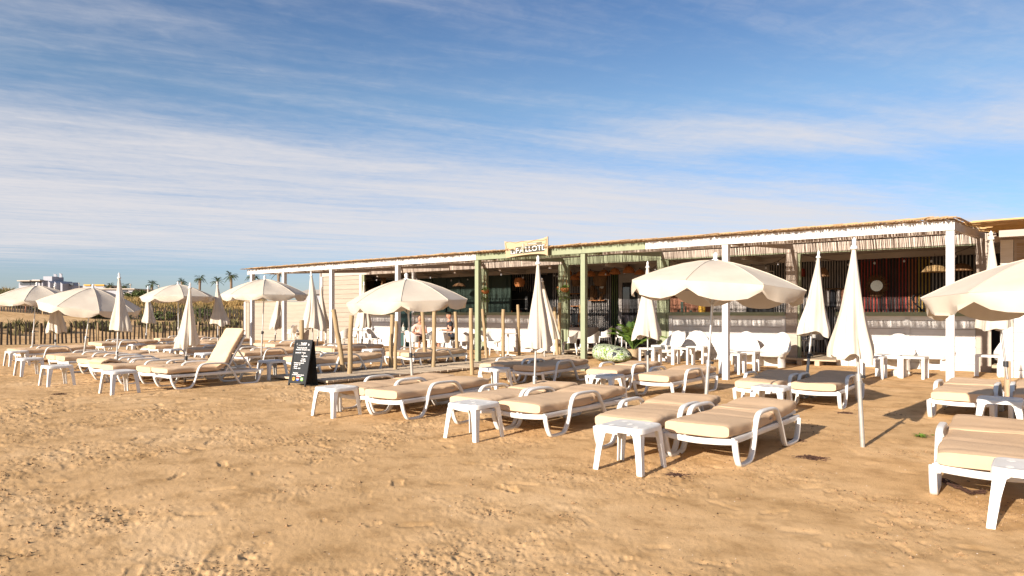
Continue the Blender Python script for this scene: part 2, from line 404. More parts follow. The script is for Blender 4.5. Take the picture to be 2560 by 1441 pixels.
# crumbs of sand pushed up in clusters
cm = np.clip(msk, 0, None) ** 1.5; cdf = np.cumsum(cm.ravel()); cdf /= cdf[-1]
pick = np.searchsorted(cdf, rng.random(15000))
for p in pick:
    iy, ix = divmod(int(p), TN); r = rng.uniform(0.6, 1.7); n = 4; hh = rng.uniform(0.002, 0.0065)
    k = np.arange(-n, n + 1); X, Y = np.meshgrid(k, k)
    tile[np.ix_((iy + k) % TN, (ix + k) % TN)] += hh * np.exp(-((X * X + Y * Y) / (r * r)) ** 1.5)
def smooth01(t): t = np.clip(t, 0, 1); return t * t * (3 - 2 * t)
def wave(x, y, s):
    return (np.sin(x / s * 1.0 + 1.7 * np.sin(y / s * 0.7 + 1)) + np.sin(y / s * 1.3 + 1.2 * np.sin(x / s * 0.9 + 2.1)) + np.sin((x + y) / s * 0.8 + 0.5)) / 3
def base_height(x, y):
    x = np.asarray(x, float); y = np.asarray(y, float)
    w = -x                                    # dunes lie to the left and behind
    h = 0.72 * smooth01((w - 36.5) / 6.0)
    h = h + 2.0 * smooth01((w - 43) / 20.0) * (1 + 0.35 * wave(x, y, 9.0))
    h = h - 1.9 * smooth01((w - 90) / 80.0)
    hb = 1.0 * smooth01((y - 34) / 25.0) * (1 - smooth01((w - 30) / 8)) * (1 + 0.3 * wave(x, y, 6.0))
    return h + hb + 0.012 * wave(x, y, 1.3) * smooth01((np.abs(x) + np.abs(y)) / 3)
def sand_height(x, y):
    x = np.asarray(x, float); y = np.asarray(y, float)
    gx = (x / TS * TN) % TN; gy = (y / TS * TN) % TN
    i0 = gx.astype(int) % TN; j0 = gy.astype(int) % TN; fx = gx - np.floor(gx); fy = gy - np.floor(gy)
    i1 = (i0 + 1) % TN; j1 = (j0 + 1) % TN
    t = tile[j0, i0] * (1 - fx) * (1 - fy) + tile[j0, i1] * fx * (1 - fy) + tile[j1, i0] * (1 - fx) * fy + tile[j1, i1] * fx * fy
    r = np.sqrt(x * x + y * y)
    # trodden roughness: the left of the beach is more churned than the right
    amp = 0.60 + 0.26 * smooth01((-x - 1.0) / 7.0) + 0.25 * wave(x, y, 2.3)
    amp = amp * (1 - 0.85 * smooth01((r - 30) / 30))
    return base_height(x, y) + t * amp
# rings spaced ever wider from the photographer's feet, so one sheet reaches the horizon
rr = list(np.linspace(0.0, 2.2, 12)[1:])
while rr[-1] < 48: rr.append(rr[-1] * 1.0058)
while rr[-1] < 4500: rr.append(rr[-1] * 1.12)
rr = np.array(rr)
mid_a = math.pi / 2 + YAW
ang = np.concatenate([np.linspace(mid_a - R(41), mid_a + R(41), 1050), np.linspace(mid_a + R(41), mid_a - R(41) + 2 * math.pi, 90)[1:-1]])
A, RR = np.meshgrid(ang, rr)
GX = (RR * np.cos(A)).ravel(); GY = (RR * np.sin(A)).ravel(); GZ = sand_height(GX, GY)
nv = len(GX); na = len(ang); nr_ = len(rr)
co = np.empty((nv + 1, 3)); co[:nv, 0] = GX; co[:nv, 1] = GY; co[:nv, 2] = GZ; co[nv] = (0, 0, 0)
ii, jj = np.meshgrid(np.arange(nr_ - 1), np.arange(na), indexing='ij'); j2 = (jj + 1) % na
quads = np.stack([ii * na + jj, (ii + 1) * na + jj, (ii + 1) * na + j2, ii * na + j2], -1).reshape(-1, 4)
tris = np.stack([np.full(na, nv), np.arange(na), (np.arange(na) + 1) % na], -1)
me = bpy.data.meshes.new('sand_ground')
me.vertices.add(nv + 1); me.vertices.foreach_set('co', co.ravel())
nl = quads.size + tris.size
me.loops.add(nl); me.loops.foreach_set('vertex_index', np.concatenate([quads.ravel(), tris.ravel()]).astype(np.int32))
me.polygons.add(len(quads) + len(tris))
me.polygons.foreach_set('loop_start', np.concatenate([np.arange(len(quads)) * 4, quads.size + np.arange(len(tris)) * 3]).astype(np.int32))
me.polygons.foreach_set('use_smooth', np.ones(len(quads) + len(tris), bool))
me.update(calc_edges=True); me.validate()

def sandmat():
    m = mat('beach_sand', (0.5, 0.36, 0.22), 0.95, spec=0.12); n = m.node_tree; b = n.nodes['Principled BSDF']
    tcn = n.nodes.new('ShaderNodeTexCoord')
    def nz(sc, det, ro, st=(1, 1, 1), rot=0):
        mp = n.nodes.new('ShaderNodeMapping'); mp.inputs['Scale'].default_value = st; mp.inputs['Rotation'].default_value = (0, 0, R(rot))
        n.links.new(tcn.outputs['Object'], mp.inputs[0])
        t = n.nodes.new('ShaderNodeTexNoise'); t.inputs['Scale'].default_value = sc; t.inputs['Detail'].default_value = det; t.inputs['Roughness'].default_value = ro
        n.links.new(mp.outputs[0], t.inputs['Vector']); return t.outputs['Fac']
    def ramp(v, els):
        r = n.nodes.new('ShaderNodeValToRGB'); e = r.color_ramp.elements
        e[0].position, e[0].color = els[0][0], (*els[0][1], 1); e[1].position, e[1].color = els[-1][0], (*els[-1][1], 1)
        for p, c in els[1:-1]: q = e.new(p); q.color = (*c, 1)
        n.links.new(v, r.inputs[0]); return r.outputs[0]
    base = ramp(nz(0.55, 6, 0.6, (1, 1.6, 1)), [(0.3, (0.49, 0.305, 0.14)), (0.5, (0.585, 0.37, 0.178)), (0.72, (0.68, 0.455, 0.24))])
    patch = ramp(nz(3.2, 5, 0.65), [(0.34, (0.74, 0.71, 0.66)), (0.5, (0.98, 0.98, 0.98)), (0.66, (1.09, 1.10, 1.13))])
    grain = ramp(nz(220, 3, 0.7), [(0.3, (0.84, 0.83, 0.82)), (0.7, (1.14, 1.14, 1.14))])
    def mul(a, c):
        x = n.nodes.new('ShaderNodeMix'); x.data_type = 'RGBA'; x.blend_type = 'MULTIPLY'; x.inputs[0].default_value = 1
        n.links.new(a, x.inputs[6]); n.links.new(c, x.inputs[7]); return x.outputs[2]
    # tiny dark specks, denser in patches
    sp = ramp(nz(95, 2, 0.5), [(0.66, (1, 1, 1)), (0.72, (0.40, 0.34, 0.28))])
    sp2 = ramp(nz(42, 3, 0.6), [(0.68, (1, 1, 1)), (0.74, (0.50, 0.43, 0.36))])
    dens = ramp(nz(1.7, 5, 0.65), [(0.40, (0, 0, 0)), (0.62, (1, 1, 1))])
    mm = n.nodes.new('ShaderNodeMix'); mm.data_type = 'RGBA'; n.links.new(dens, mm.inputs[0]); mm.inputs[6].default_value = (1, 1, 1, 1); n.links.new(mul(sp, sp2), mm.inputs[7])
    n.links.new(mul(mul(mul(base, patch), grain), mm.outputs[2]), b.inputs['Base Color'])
    bp = n.nodes.new('ShaderNodeBump'); bp.inputs['Strength'].default_value = 0.5; bp.inputs['Distance'].default_value = 0.008
    n.links.new(nz(60, 6, 0.75), bp.inputs['Height'])
    bp2 = n.nodes.new('ShaderNodeBump'); bp2.inputs['Strength'].default_value = 0.3; bp2.inputs['Distance'].default_value = 0.004
    n.links.new(nz(260, 2, 0.6), bp2.inputs['Height']); n.links.new(bp.outputs[0], bp2.inputs['Normal'])
    n.links.new(bp2.outputs[0], b.inputs['Normal'])
    return m
M['sand'] = sandmat()
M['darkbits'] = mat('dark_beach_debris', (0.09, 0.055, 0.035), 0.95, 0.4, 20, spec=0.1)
M['shadesand'] = mat('shade_darkened_sand', (0.30, 0.19, 0.10), 0.95, 0.3, 20, spec=0.1)  # darker than the beach: shadow specks between clods painted into the crumb colour
me.materials.append(M['sand'])
ground = bpy.data.objects.new('sand_ground', me); COL.objects.link(ground)
tag(ground, kind='structure', label='trampled golden beach sand rising to dunes')
def gz(x, y): return float(base_height(x, y))

# crumbs of sand, twigs and shells lying loose on the beach
def scatter_chunks(name, m, count, rlo, rhi, smin, smax, seed, label, cat, clustered=True, flat=0.7, long=1.0):
    g = np.random.default_rng(seed); b = MB(); made = 0
    while made < count:
        a = mid_a + g.uniform(-0.68, 0.68); r = rlo * (rhi / rlo) ** g.random()
        x = r * math.cos(a); y = r * math.sin(a)
        if y > 13: continue
        iy = int(y / TS * TN) % TN; ix = int(x / TS * TN) % TN
        if clustered and g.random() > max(0.03, msk[iy, ix] * 0.6): continue
        s = smin * (smax / smin) ** (g.random() ** 2.2); z = float(sand_height(x, y)) + s * 0.2
        t = g.uniform(0, 6.28); ca, sa = math.cos(t), math.sin(t); vs = []
        for k, (ux, uy, uz) in enumerate(((1, 0, 0), (-1, 0, 0), (0, 1, 0), (0, -1, 0), (0.1, 0.1, 1), (0, 0, -1), (0.7, 0.7, 0.4), (-0.6, 0.5, 0.5))):
            q = 0.7 + 0.5 * g.random(); X = ux * s * q * long; Y = uy * s * q; vs.append((x + X * ca - Y * sa, y + X * sa + Y * ca, z + uz * s * flat * q))
        b.add(vs, [(0, 2, 4), (2, 1, 4), (1, 3, 4), (3, 0, 4), (2, 0, 5), (1, 2, 5), (3, 1, 5), (0, 3, 5)]); made += 1
    o = b.build(name, m); tag(o, label, cat, kind='stuff'); return o
scatter_chunks('sand_crumbs', M['shadesand'], 9000, 3.2, 16, 0.002, 0.011, 21, 'small sand crumbs, shade painted into their dark colour, scattered over the trodden beach', 'sand crumbs')
scatter_chunks('sand_clods', M['shadesand'], 3200, 4.5, 16, 0.006, 0.019, 41, 'sand clods with shade painted into their darker colour, kicked up in trodden patches', 'sand clods', True, 0.75)
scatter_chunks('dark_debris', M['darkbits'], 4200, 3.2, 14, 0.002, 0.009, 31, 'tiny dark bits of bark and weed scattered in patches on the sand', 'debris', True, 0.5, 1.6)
scatter_chunks('shell_fragments', M['shell'], 420, 3.2, 12, 0.002, 0.006, 22, 'tiny white shell fragments lying on the sand', 'shells', False, 0.4)
scatter_chunks('twig_bits', M['seaweed'], 420, 3.2, 13, 0.0015, 0.004, 23, 'thin dark twigs and straws lying loose on the sand', 'twigs', False, 0.6, 7.0)

def seaweed(px, py, rad, n, seed, label, ax=1.0):
    g = random.Random(seed); x0, y0 = G(px, py); b = MB()
    for i in range(n):
        a = g.uniform(0, 6.28); r = rad * g.random() ** 0.8; x = r * math.cos(a) * ax; y = r * math.sin(a) * 0.7
        t = g.uniform(0, 6.28); l = g.uniform(0.03, 0.10); pts = []
        for k in range(4):
            z = 0.006 + 0.02 * g.random() * (1 - r / rad)
            pts.append((x + math.cos(t) * l * k / 3, y + math.sin(t) * l * k / 3, z)); t += g.uniform(-0.5, 0.5)
        b.tube(pts, 0.0022, 3, caps=False)
    o = b.build('seaweed_clump', M['seaweed'], loc=(x0, y0, float(sand_height(x0, y0)))); tag(o, label, 'seaweed', 'dry seaweed clumps on the sand')
seaweed(2030, 1147, 0.13, 110, 1, 'large brown dry seaweed clump on open sand below the tall closed parasol')
seaweed(1698, 1189, 0.08, 60, 2, 'small reddish seaweed clump on sand just right of the nearest centre side table')
seaweed(2115, 1032, 0.10, 45, 3, 'thin seaweed wisps in sun beside the shaded pair of loungers')
seaweed(1990, 1103, 0.09, 40, 4, 'thin seaweed wisps at the rear foot of the nearest centre lounger')
seaweed(147, 988, 0.12, 50, 5, 'flat dark seaweed patch on sand between the left side tables')
def cord():
    g = random.Random(9); b = MB()
    P = [(2335, 1200), (2360, 1208), (2390, 1222), (2410, 1232), (2428, 1240), (2450, 1236), (2462, 1238)]
    for k in range(14):
        pts = []
        for i, (a, c) in enumerate(P):
            x, y = G(a + g.uniform(-7, 7), c + g.uniform(-4, 4)); pts.append((x, y, 0.012 + 0.02 * g.random()))
        b.tube(pts, 0.003, 4, caps=False)
    o = b.build('seaweed_strand', M['seaweed']); tag(o, 'long dark tangled seaweed strand trailing out from under the nearest right lounger', 'seaweed')
cord()
def weed(px, py, s, n, label, seed):
    g = random.Random(seed); x0, y0 = G(px, py); b = MB()
    for i in range(n):
        a = g.uniform(0, 6.28); l = s * g.uniform(0.5, 1); w = s * 0.1
        d = Vector((math.cos(a), math.sin(a), 0)); q = Vector((-d.y, d.x, 0)) * w
        p1 = d * l * 0.5 + Vector((0, 0, l * 0.35)); p2 = d * l + Vector((0, 0, l * g.uniform(0.1, 0.5)))
        b.add([-q * 0.3, q * 0.3, p1 + q, p2, p1 - q], [(0, 1, 2, 4), (4, 2, 3)])
    o = b.build('beach_weed', M['leafl'], loc=(x0, y0, float(sand_height(x0, y0)))); tag(o, label, 'plant')
weed(2302, 1092, 0.11, 34, 'small green weed growing from bare sand left of the nearest right lounger', 3)
weed(2331, 1087, 0.045, 12, 'tiny green sprout in sand beside the larger beach weed', 4)
weed(792, 945, 0.14, 20, 'tiny green weed in the sand beside the walkway start', 5)

# ------------------------------------------------------------------ dune grass and shrubs
def blades(name, m, pts, seed, label, cat, hlo=0.5, hhi=0.95, nb=26, spread=0.55, wid=0.035):
    g = random.Random(seed); b = MB()
    for (x, y) in pts:
        z0 = gz(x, y); hs = g.uniform(hlo, hhi)
        for i in range(nb):
            a = g.uniform(0, 6.28); r = spread * g.random(); bx = x + r * math.cos(a) * 0.6; by = y + r * math.sin(a) * 0.6
            h = hs * g.uniform(0.55, 1.05); lean = g.uniform(0.1, 0.6) * h; t = g.uniform(0, 6.28)
            q = (math.cos(t) * wid, math.sin(t) * wid); dx = math.cos(a) * lean; dy = math.sin(a) * lean
            b.add([(bx - q[0], by - q[1], z0 - 0.03), (bx + q[0], by + q[1], z0 - 0.03), (bx + dx * 0.4 + q[0] * .7, by + dy * 0.4 + q[1] * .7, z0 + h * 0.6), (bx + dx * 0.4 - q[0] * .7, by + dy * 0.4 - q[1] * .7, z0 + h * 0.6), (bx + dx, by + dy, z0 + h)], [(0, 1, 2, 3), (3, 2, 4)])
    o = b.build(name, m); tag(o, label, cat, kind='stuff'); return o
gr = random.Random(5)
def field(n, plo, phi, dlo, dhi):
    P = []
    while len(P) < n:
        d = dlo + (dhi - dlo) * gr.random(); p = gr.uniform(plo, phi); x, y = D(p, d)
        if x < -46.0 or (y > 36): P.append((x, y))
    return P
blades('dry_dune_grass', M['grassy'], field(420, 300, 660, 46, 78) + field(330, -120, 330, 50, 80), 1, 'tall golden dry grass covering the dune crest beyond the fences', 'dune grass', 0.3, 0.65, 30)
blades('green_dune_grass', M['grassg'], field(330, -140, 330, 46, 58) + field(120, 300, 660, 47, 56), 2, 'olive green grass tufts at the foot of the dune behind the far fence', 'dune grass', 0.25, 0.55, 26)
blades('slope_grass', M['grassg'], [D(gr.uniform(-120, 330), gr.uniform(43.5, 50)) for i in range(190)] + [D(gr.uniform(330, 640), gr.uniform(49, 54)) for i in range(70)], 9, 'brown green grass covering the slope right behind the far paling fence', 'dune grass', 0.2, 0.5, 26)
blades('shaded_grass_strip', M['grassg'], [(-gr.uniform(39.3, 42.3), gr.uniform(2, 24)) for i in range(130)], 8, 'dark green grass strip between the two paling fences', 'grass', 0.2, 0.5, 26)
blades('low_dune_scrub', M['grassy'], field(340, -200, 660, 60, 100), 3, 'low dry scrub scattered over the sandy dune slope', 'scrub', 0.15, 0.4, 16, 0.9)
blades('scrub_behind_bar', M['grassy'], [(gr.uniform(-34, 2), gr.uniform(37, 60)) for i in range(160)], 6, 'dry scrub behind the beach bar seen through its windows', 'scrub', 0.3, 0.9, 24, 0.7)
def shrub(px, d, w, ytop, label, seed, m='shrub', n=900, group=None):
    g = random.Random(seed); x0, y0 = D(px, d); z0 = gz(x0, y0); h = max(.25, (EYE - (ytop - HY) * d / FPX - z0) * .95); b = MB(); lobes = [(g.uniform(-1, 1) * w * .5, g.uniform(-1, 1) * w * .4, h * g.uniform(.3, .62), w * g.uniform(.25, .38)) for _ in range(7)]
    for i in range(n):
        lx, ly, lz, lr = g.choice(lobes); v = Vector((g.gauss(0, 1), g.gauss(0, 1), g.gauss(0, .8))).normalized() * lr * g.uniform(.75, 1.05)
        p = Vector((lx, ly, lz)) + Vector((v.x, v.y, v.z * h / w * 1.05))
        if p.z < 0.05: continue
        s = g.uniform(.06, .13) * max(1, w / 2.5); u = Vector((g.gauss(0, 1), g.gauss(0, 1), g.gauss(0, 1))).normalized() * s; q = u.cross(Vector((g.gauss(0, 1), g.gauss(0, 1), g.gauss(0, 1)))).normalized() * s * .6
        b.add([p - u, p + q, p + u, p - q], [(0, 1, 2, 3)])
    t = thing('dune_shrub', (x0, y0, z0), 0, label, 'shrub', group)
    b.build('foliage', M[m], t)
    s = MB(); s.tube([(0, 0, -.1), (.05, 0, h * .3), (.1, .1, h * .6)], [.06, .04, .02], 6); s.tube([(0, 0, 0), (-.2, .1, h * .5)], [.04, .02], 5); s.build('stem', M['trunk'], t)
shrub(348, 95, 3.6, 719, 'rounded dark green tree-like bush on the dune skyline left of the third open parasol', 11, n=3000)
shrub(22, 44, 2.0, 772, 'dark green bush behind the far fence at the left edge', 12)
shrub(112, 44, 1.6, 774, 'green bush behind the fence just right of the bathing-suit person', 13)
shrub(48, 52, 1.4, 757, 'dark low bush on the sandy slope above the left fence', 14)
shrub(232, 44, 2.0, 770, 'olive bush behind the fence under the tilted open parasol', 15)
shrub(404, 45.5, 2.2, 776, 'shaded olive bush behind the fence between two thin closed parasols', 16)
shrub(505, 49, 2.2, 768, 'dark golden bush behind the fence left of the furled parasol by the low wall', 17)

# ------------------------------------------------------------------ palms on the skyline
def crown_mesh(seed, n=26, L1=2.3):
    g = random.Random(seed); b = MB()
    for i in range(n):
        a = i * 2.4 + g.uniform(-.2, .2); el = g.uniform(-0.5, 1.25); ln = L1 * g.uniform(.75, 1.05); pts = []
        for k in range(7):
            s = k / 6; r = ln * s * math.cos(el) * (1 - .12 * s); z = ln * s * math.sin(el) - ln * .38 * s * s
            pts.append(Vector((r * math.cos(a), r * math.sin(a), z)))
        side = Vector((-math.sin(a), math.cos(a), 0))
        # fan palm: stalk then a fan of leaflets
        for k in range(2, 7):
            p = pts[k]; d = (pts[k] - pts[k - 1]).normalized()
            for sg in (-1, 1):
                for q in range(2):
                    tip = p + (d * (.5 + .3 * q) + side * sg * (.75 - .25 * q)) * ln * .28 + Vector((0, 0, -ln * .06 * g.random()))
                    w = side.cross(d).normalized() * .05 + d * .055
                    b.add([p - w, p + w, tip], [(0, 1, 2)])
        b.tube([pts[0], pts[3], pts[6]], [.035, .03, .01], 4, caps=False)
    return b.mesh('crown', M['farpalm'])
crowns = [crown_mesh(s) for s in range(3)]
palm_specs = [(277, 717, 150, 'leftmost skyline palm above the tilted open parasol'), (313, 717, 155, 'skyline palm half hidden behind the tall furled parasol at the left'),
    (380, 712, 150, 'single skyline palm between the dark bush and the third open parasol'), (455, 705, 152, 'skyline palm rising just behind the third open parasol'),
    (500, 697, 145, 'tall skyline palm right of the third open parasol'), (543, 704, 140, 'skyline palm directly above the furled parasol near the fence end'),
    (577, 690, 130, 'tallest skyline palm, left of the pergola corner'), (632, 691, 125, 'skyline palm seen under the left corner of the pergola roof'), (697, 683, 120, 'palm trunk seen through the second bay of the pergola')]
for i, (px, py, d, lab) in enumerate(palm_specs):
    x, y = D(px, d); z0 = gz(x, y); zt = EYE - (py - HY) * d / FPX; t = thing('palm_tree', (x, y, z0), i * 1.1, lab, 'palm tree', 'palms on the skyline')
    h = zt - z0; b = MB(); b.tube([(0, 0, -.2), (.1, 0, h * .4), (.05, .05, h * .8), (0, 0, h)], [.34, .26, .24, .3], 8); b.build('trunk', M['trunk'], t, True)
    link_mesh('crown', crowns[i % 3], t, (0, 0, h), (0, 0, i * 0.7), (0.66, 0.66, 0.66))

# ------------------------------------------------------------------ far buildings
def pbox(b, px0, px1, d, depth, ytop, ybot, dx=0):
    """box whose front stands at depth d, spanning photo columns px0..px1; in local coords of a thing at (0,0,0)"""
    x0 = (px0 - CX) / FPX * d; x1 = (px1 - CX) / FPX * d; zt = EYE - (ytop - HY) * d / FPX; zb = EYE - (ybot - HY) * d / FPX
    b.box(x0, x1, d, d + depth, zb, zt); return b
hb = thing('hotel_building', (0, 0, 0), YAW, 'white terraced hotel on the left skyline with antennas on its roof tower', 'building')
dd = 190
b = MB(); pbox(b, 47, 100, dd, 9, 708, 770); pbox(b, 98, 122, dd + 1, 9, 705, 770); b.build('wing', M['farwhite'], hb)
b = MB(); pbox(b, 120, 184, dd + 3, 10, 714, 770); b.build('main_block', M['farwhite'], hb)
b = MB(); pbox(b, 50, 75, dd - .3, .28, 704, 713); pbox(b, 76, 90, dd - .3, .28, 706, 712); b.build('window_band', M['farglass'], hb)
b = MB(); pbox(b, 42, 74, dd - 1.5, 12, 701, 703.5); pbox(b, 70, 100, dd - 1, 11, 700.5, 703); b.build('flat_roof', M['farroof'], hb)
b = MB(); pbox(b, 80, 99, dd + .5, 7, 699, 706); b.build('penthouse', M['farwhite'], hb)
b = MB(); pbox(b, 108, 130, dd + 2, 5, 691.5, 712); b.build('roof_tower', M['farwhite'], hb)
for k, (a, c, yt) in enumerate(((104, 107, 702), (120, 125, 701), (136, 140, 702), (151, 156, 704))):
    b = MB(); b.hexa([((a - CX) / FPX * dd, dd + q, 0) for q in (0,)] + [((c - CX) / FPX * dd, dd, 0), ((c - CX) / FPX * dd, dd + 7, 0), ((a - CX) / FPX * dd, dd + 7, 0)],
        [((a - CX) / FPX * dd, dd, EYE - (yt + 2 - HY) * dd / FPX), ((c - CX) / FPX * dd, dd, EYE - (yt + 6 - HY) * dd / FPX), ((c - CX) / FPX * dd, dd + 7, EYE - (yt - HY) * dd / FPX), ((a - CX) / FPX * dd, dd + 7, EYE - (yt - HY) * dd / FPX)])
    b.build('balcony_fin', M['farwhite'], hb)
for a, c, y0, y1 in ((112, 119, 708, 716), (127, 135, 706, 716), (142, 150, 708, 716), (158, 170, 711, 716), (173, 183, 708.5, 714)):
    b = MB(); pbox(b, a, c, dd + 2.6, .3, y0, y1); b.build('window', M['farglass'], hb)
for a, yt, w in ((111, 683, .22), (114, 684, .4), (118, 685, .15), (125, 681, .22), (127.5, 682.5, .45), (130, 685, .15)):
    x = (a - CX) / FPX * dd; b = MB(); b.box(x - w / 2, x + w / 2, dd + 4, dd + 4 + w, EYE + (783 - 692) * dd / FPX, EYE + (783 - yt) * dd / FPX); b.build('antenna', M['farwhite'], hb)
b = MB(); b.lathe([(.02, -.12), (.16, .0), (.2, .02)], 10, c=((108.5 - CX) / FPX * dd, dd + 4.5, EYE + 96 * dd / FPX)); b.build('dish', M['farwhite'], hb)
h2 = thing('low_building', (0, 0, 0), YAW, 'low white building with yellow roof trim behind the tilted open parasol', 'building')
b = MB(); pbox(b, 207, 262, 165, 8, 713, 770); b.build('wall', M['farwhite'], h2)
b = MB(); pbox(b, 209, 226, 164.6, .35, 711.5, 714.5); pbox(b, 235, 260, 164.6, .35, 711.5, 714.5); b.build('yellow_band', M['yellow'], h2)
b = MB(); pbox(b, 260, 270, 165, 7, 713, 770); b.build('side_wall', M['farroof'], h2)
b = MB(); pbox(b, 261, 268, 164.7, .25, 715.5, 719.5); b.build('window', M['farglass'], h2)
h3 = thing('long_building', (0, 0, 0), YAW, 'long low white building with flat roof at the foot of the leftmost palm', 'building')
b = MB(); pbox(b, 245, 332, 140, 8, 724, 770); b.build('wall', M['farwhite'], h3)
b = MB(); pbox(b, 240, 336, 139.5, 9, 721.5, 724); b.build('flat_roof', M['farroof'], h3)
b = MB(); pbox(b, 300, 318, 139.8, .2, 727, 731); b.build('window', M['farglass'], h3)
h4 = thing('roof_cabin', (0, 0, 0), YAW, 'small white cabin with a ridge roof left of the dark skyline bush', 'building')
b = MB(); pbox(b, 314, 334, 100, 4, 737, 770); b.build('wall', M['farwhite'], h4)
x0, x1 = (312 - CX) / FPX * 100, (336 - CX) / FPX * 100; zb = EYE + (783 - 737) * 100 / FPX; zt = EYE + (783 - 730) * 100 / FPX
b = MB(); b.add([(x0, 99.5, zb), (x1, 99.5, zb), (x1, 104.5, zb), (x0, 104.5, zb), ((x0 + x1) / 2, 99.5, zt), ((x0 + x1) / 2, 104.5, zt)], [(0, 1, 4), (1, 2, 5, 4), (2, 3, 5), (3, 0, 4, 5), (0, 3, 2, 1)]); b.build('roof', M['farroof'], h4)
def mast(px, d, y0, label, w=.12):
    x, y = D(px, d); z0 = gz(x, y); z1 = EYE - (y0 - HY) * d / FPX
    t = thing('lamp_mast', (x, y, z0), 0, label, 'mast'); b = MB(); b.lathe([(w, 0), (w * .6, z1 - z0)], 6); b.build('pole', M['farroof'], t)
    b = MB(); b.box(-.3, .3, -.1, .1, z1 - z0, z1 - z0 + .15); b.build('lamp_head', M['farroof'], t)
mast(198, 190, 709, 'thin distant lamp mast between the hotel and the yellow-trimmed building')
mast(326, 150, 712, 'distant lamp mast left of the dark skyline bush')
mast(397, 150, 716, 'distant mast just left of the third open parasol')
h5 = thing('gabled_house', (0, 0, 0), YAW, 'pale house with a tiled roof seen above the low wall inside the pergola', 'building')
b = MB(); pbox(b, 744, 800, 110, 6, 736, 775); b.build('wall', M['farwhite'], h5)
b = MB(); x0, x1 = (741 - CX) / FPX * 110, (803 - CX) / FPX * 110; zb = EYE + 47 * 110 / FPX; zt = EYE + 60 * 110 / FPX
b.add([(x0, 109.5, zb), (x1, 109.5, zb), (x1, 116.5, zb), (x0, 116.5, zb), (x0 + .8, 113, zt), (x1 - .8, 113, zt)], [(0, 1, 5, 4), (1, 2, 5), (2, 3, 4, 5), (3, 0, 4), (0, 3, 2, 1)]); b.build('roof', M['farroof'], h5)

# ------------------------------------------------------------------ chestnut paling fences
def fence(p0, p1, n, h, label, seed, post_every=11, lean=0.05):
    g = random.Random(seed); t = thing('paling_fence', (p0[0], p0[1], gz(*p0)), 0, label, 'fence')
    z00 = gz(*p0); dx, dy = p1[0] - p0[0], p1[1] - p0[1]; ln = math.hypot(dx, dy); ux, uy = dx / ln, dy / ln
    prs = []
    for v in range(6):
        b = MB(); w = .08; pts = [Vector((0, 0, -.1)), Vector((g.uniform(-.01, .01), 0, h * .35)), Vector((g.uniform(-.02, .02), 0, h * .7)), Vector((g.uniform(-.02, .02), 0, h))]
        b.tube(pts, [1, 1, .95, .8], 6, flat=(w, .018), side=(1, 0, 0), ex=3); prs.append(b.mesh('paling', M['pale'], False))
    for i in range(n):
        s = (i + g.uniform(-.22, .22)) / (n - 1) * ln; x = ux * s; y = uy * s; z = gz(p0[0] + x, p0[1] + y) - z00
        link_mesh('paling', g.choice(prs), t, (x, y, z), (g.uniform(-.03, .03), g.uniform(-lean, lean), math.atan2(uy, ux)), (g.uniform(.8, 1.2), 1, g.uniform(.92, 1.06)))
    for i in range(0, n, post_every):
        s = i / (n - 1) * ln; x = ux * s - uy * .04; y = uy * s + ux * .04; z = gz(p0[0] + x, p0[1] + y) - z00
        b = MB(); b.tube([(0, 0, -.2), (0.01, 0, h * .5), (0, 0, h * .98)], [.055, .053, .05], 8); b.build('post', M['stake'], t, True, 50, (x, y, z))
    for hz in (.25, .72):
        b = MB(); pts = []
        for k in range(41):
            s = k / 40 * ln; pts.append((ux * s, uy * s, gz(p0[0] + ux * s, p0[1] + uy * s) - z00 + h * hz + g.uniform(-.01, .01)))
        b.tube(pts, .006, 4); b.build('wire', M['wire'], t)
fa = G(-60, 864.5); fb = G(640, 847)
fence(fa, fb, 70, .98, 'near weathered chestnut paling fence closing the left end of the beach', 3, 13)
fa2 = D(-60, 41.5); fb2 = D(640, 47)
fence(fa2, fb2, 112, .95, 'far chestnut paling fence at the foot of the grassy dune', 4, 24)

# ------------------------------------------------------------------ pergola in front of the beach bar
YO, YI = 14.04, 19.74                    # outer post row, facade row
XR, XL = XA(2382, YO), XA(622, YO)       # right and left ends of the pergola
def zroof(y): return 3.04 + (y - YO) * 0.058
g = random.Random(11)
perg = thing('pergola', (XL, YO, 0), 0, 'long white and green timber pergola roofed with dry reeds along the beach bar', 'pergola')
OX, OY = XL, YO                          # parts are placed relative to the thing
def part(b, name, m, parent, smooth=False, angle=None):
    o = b.build(name, M[m] if isinstance(m, str) else m, parent, smooth, angle); return o
def pl(b): b.v = [(x - OX, y - OY, z) for x, y, z in b.v]; return b
outer = [(2376, 'whitewood'), (1815, 'whitewood'), (1460, 'green'), (1195, 'green'), (995, 'whitewood'), (830, 'whitewood'), (711, 'whitewood'), (631, 'whitewood')]
ox = [XA(p, YO + .06) for p, _ in outer]
for x, (p, m) in zip(ox, outer):
    b = MB().box(x - .062, x + .062, YO, YO + .12, -.2, 2.84); o = part(pl(b), 'post', m, perg)
    if m == 'green': tag(o, 'sage green post at the entrance bay')
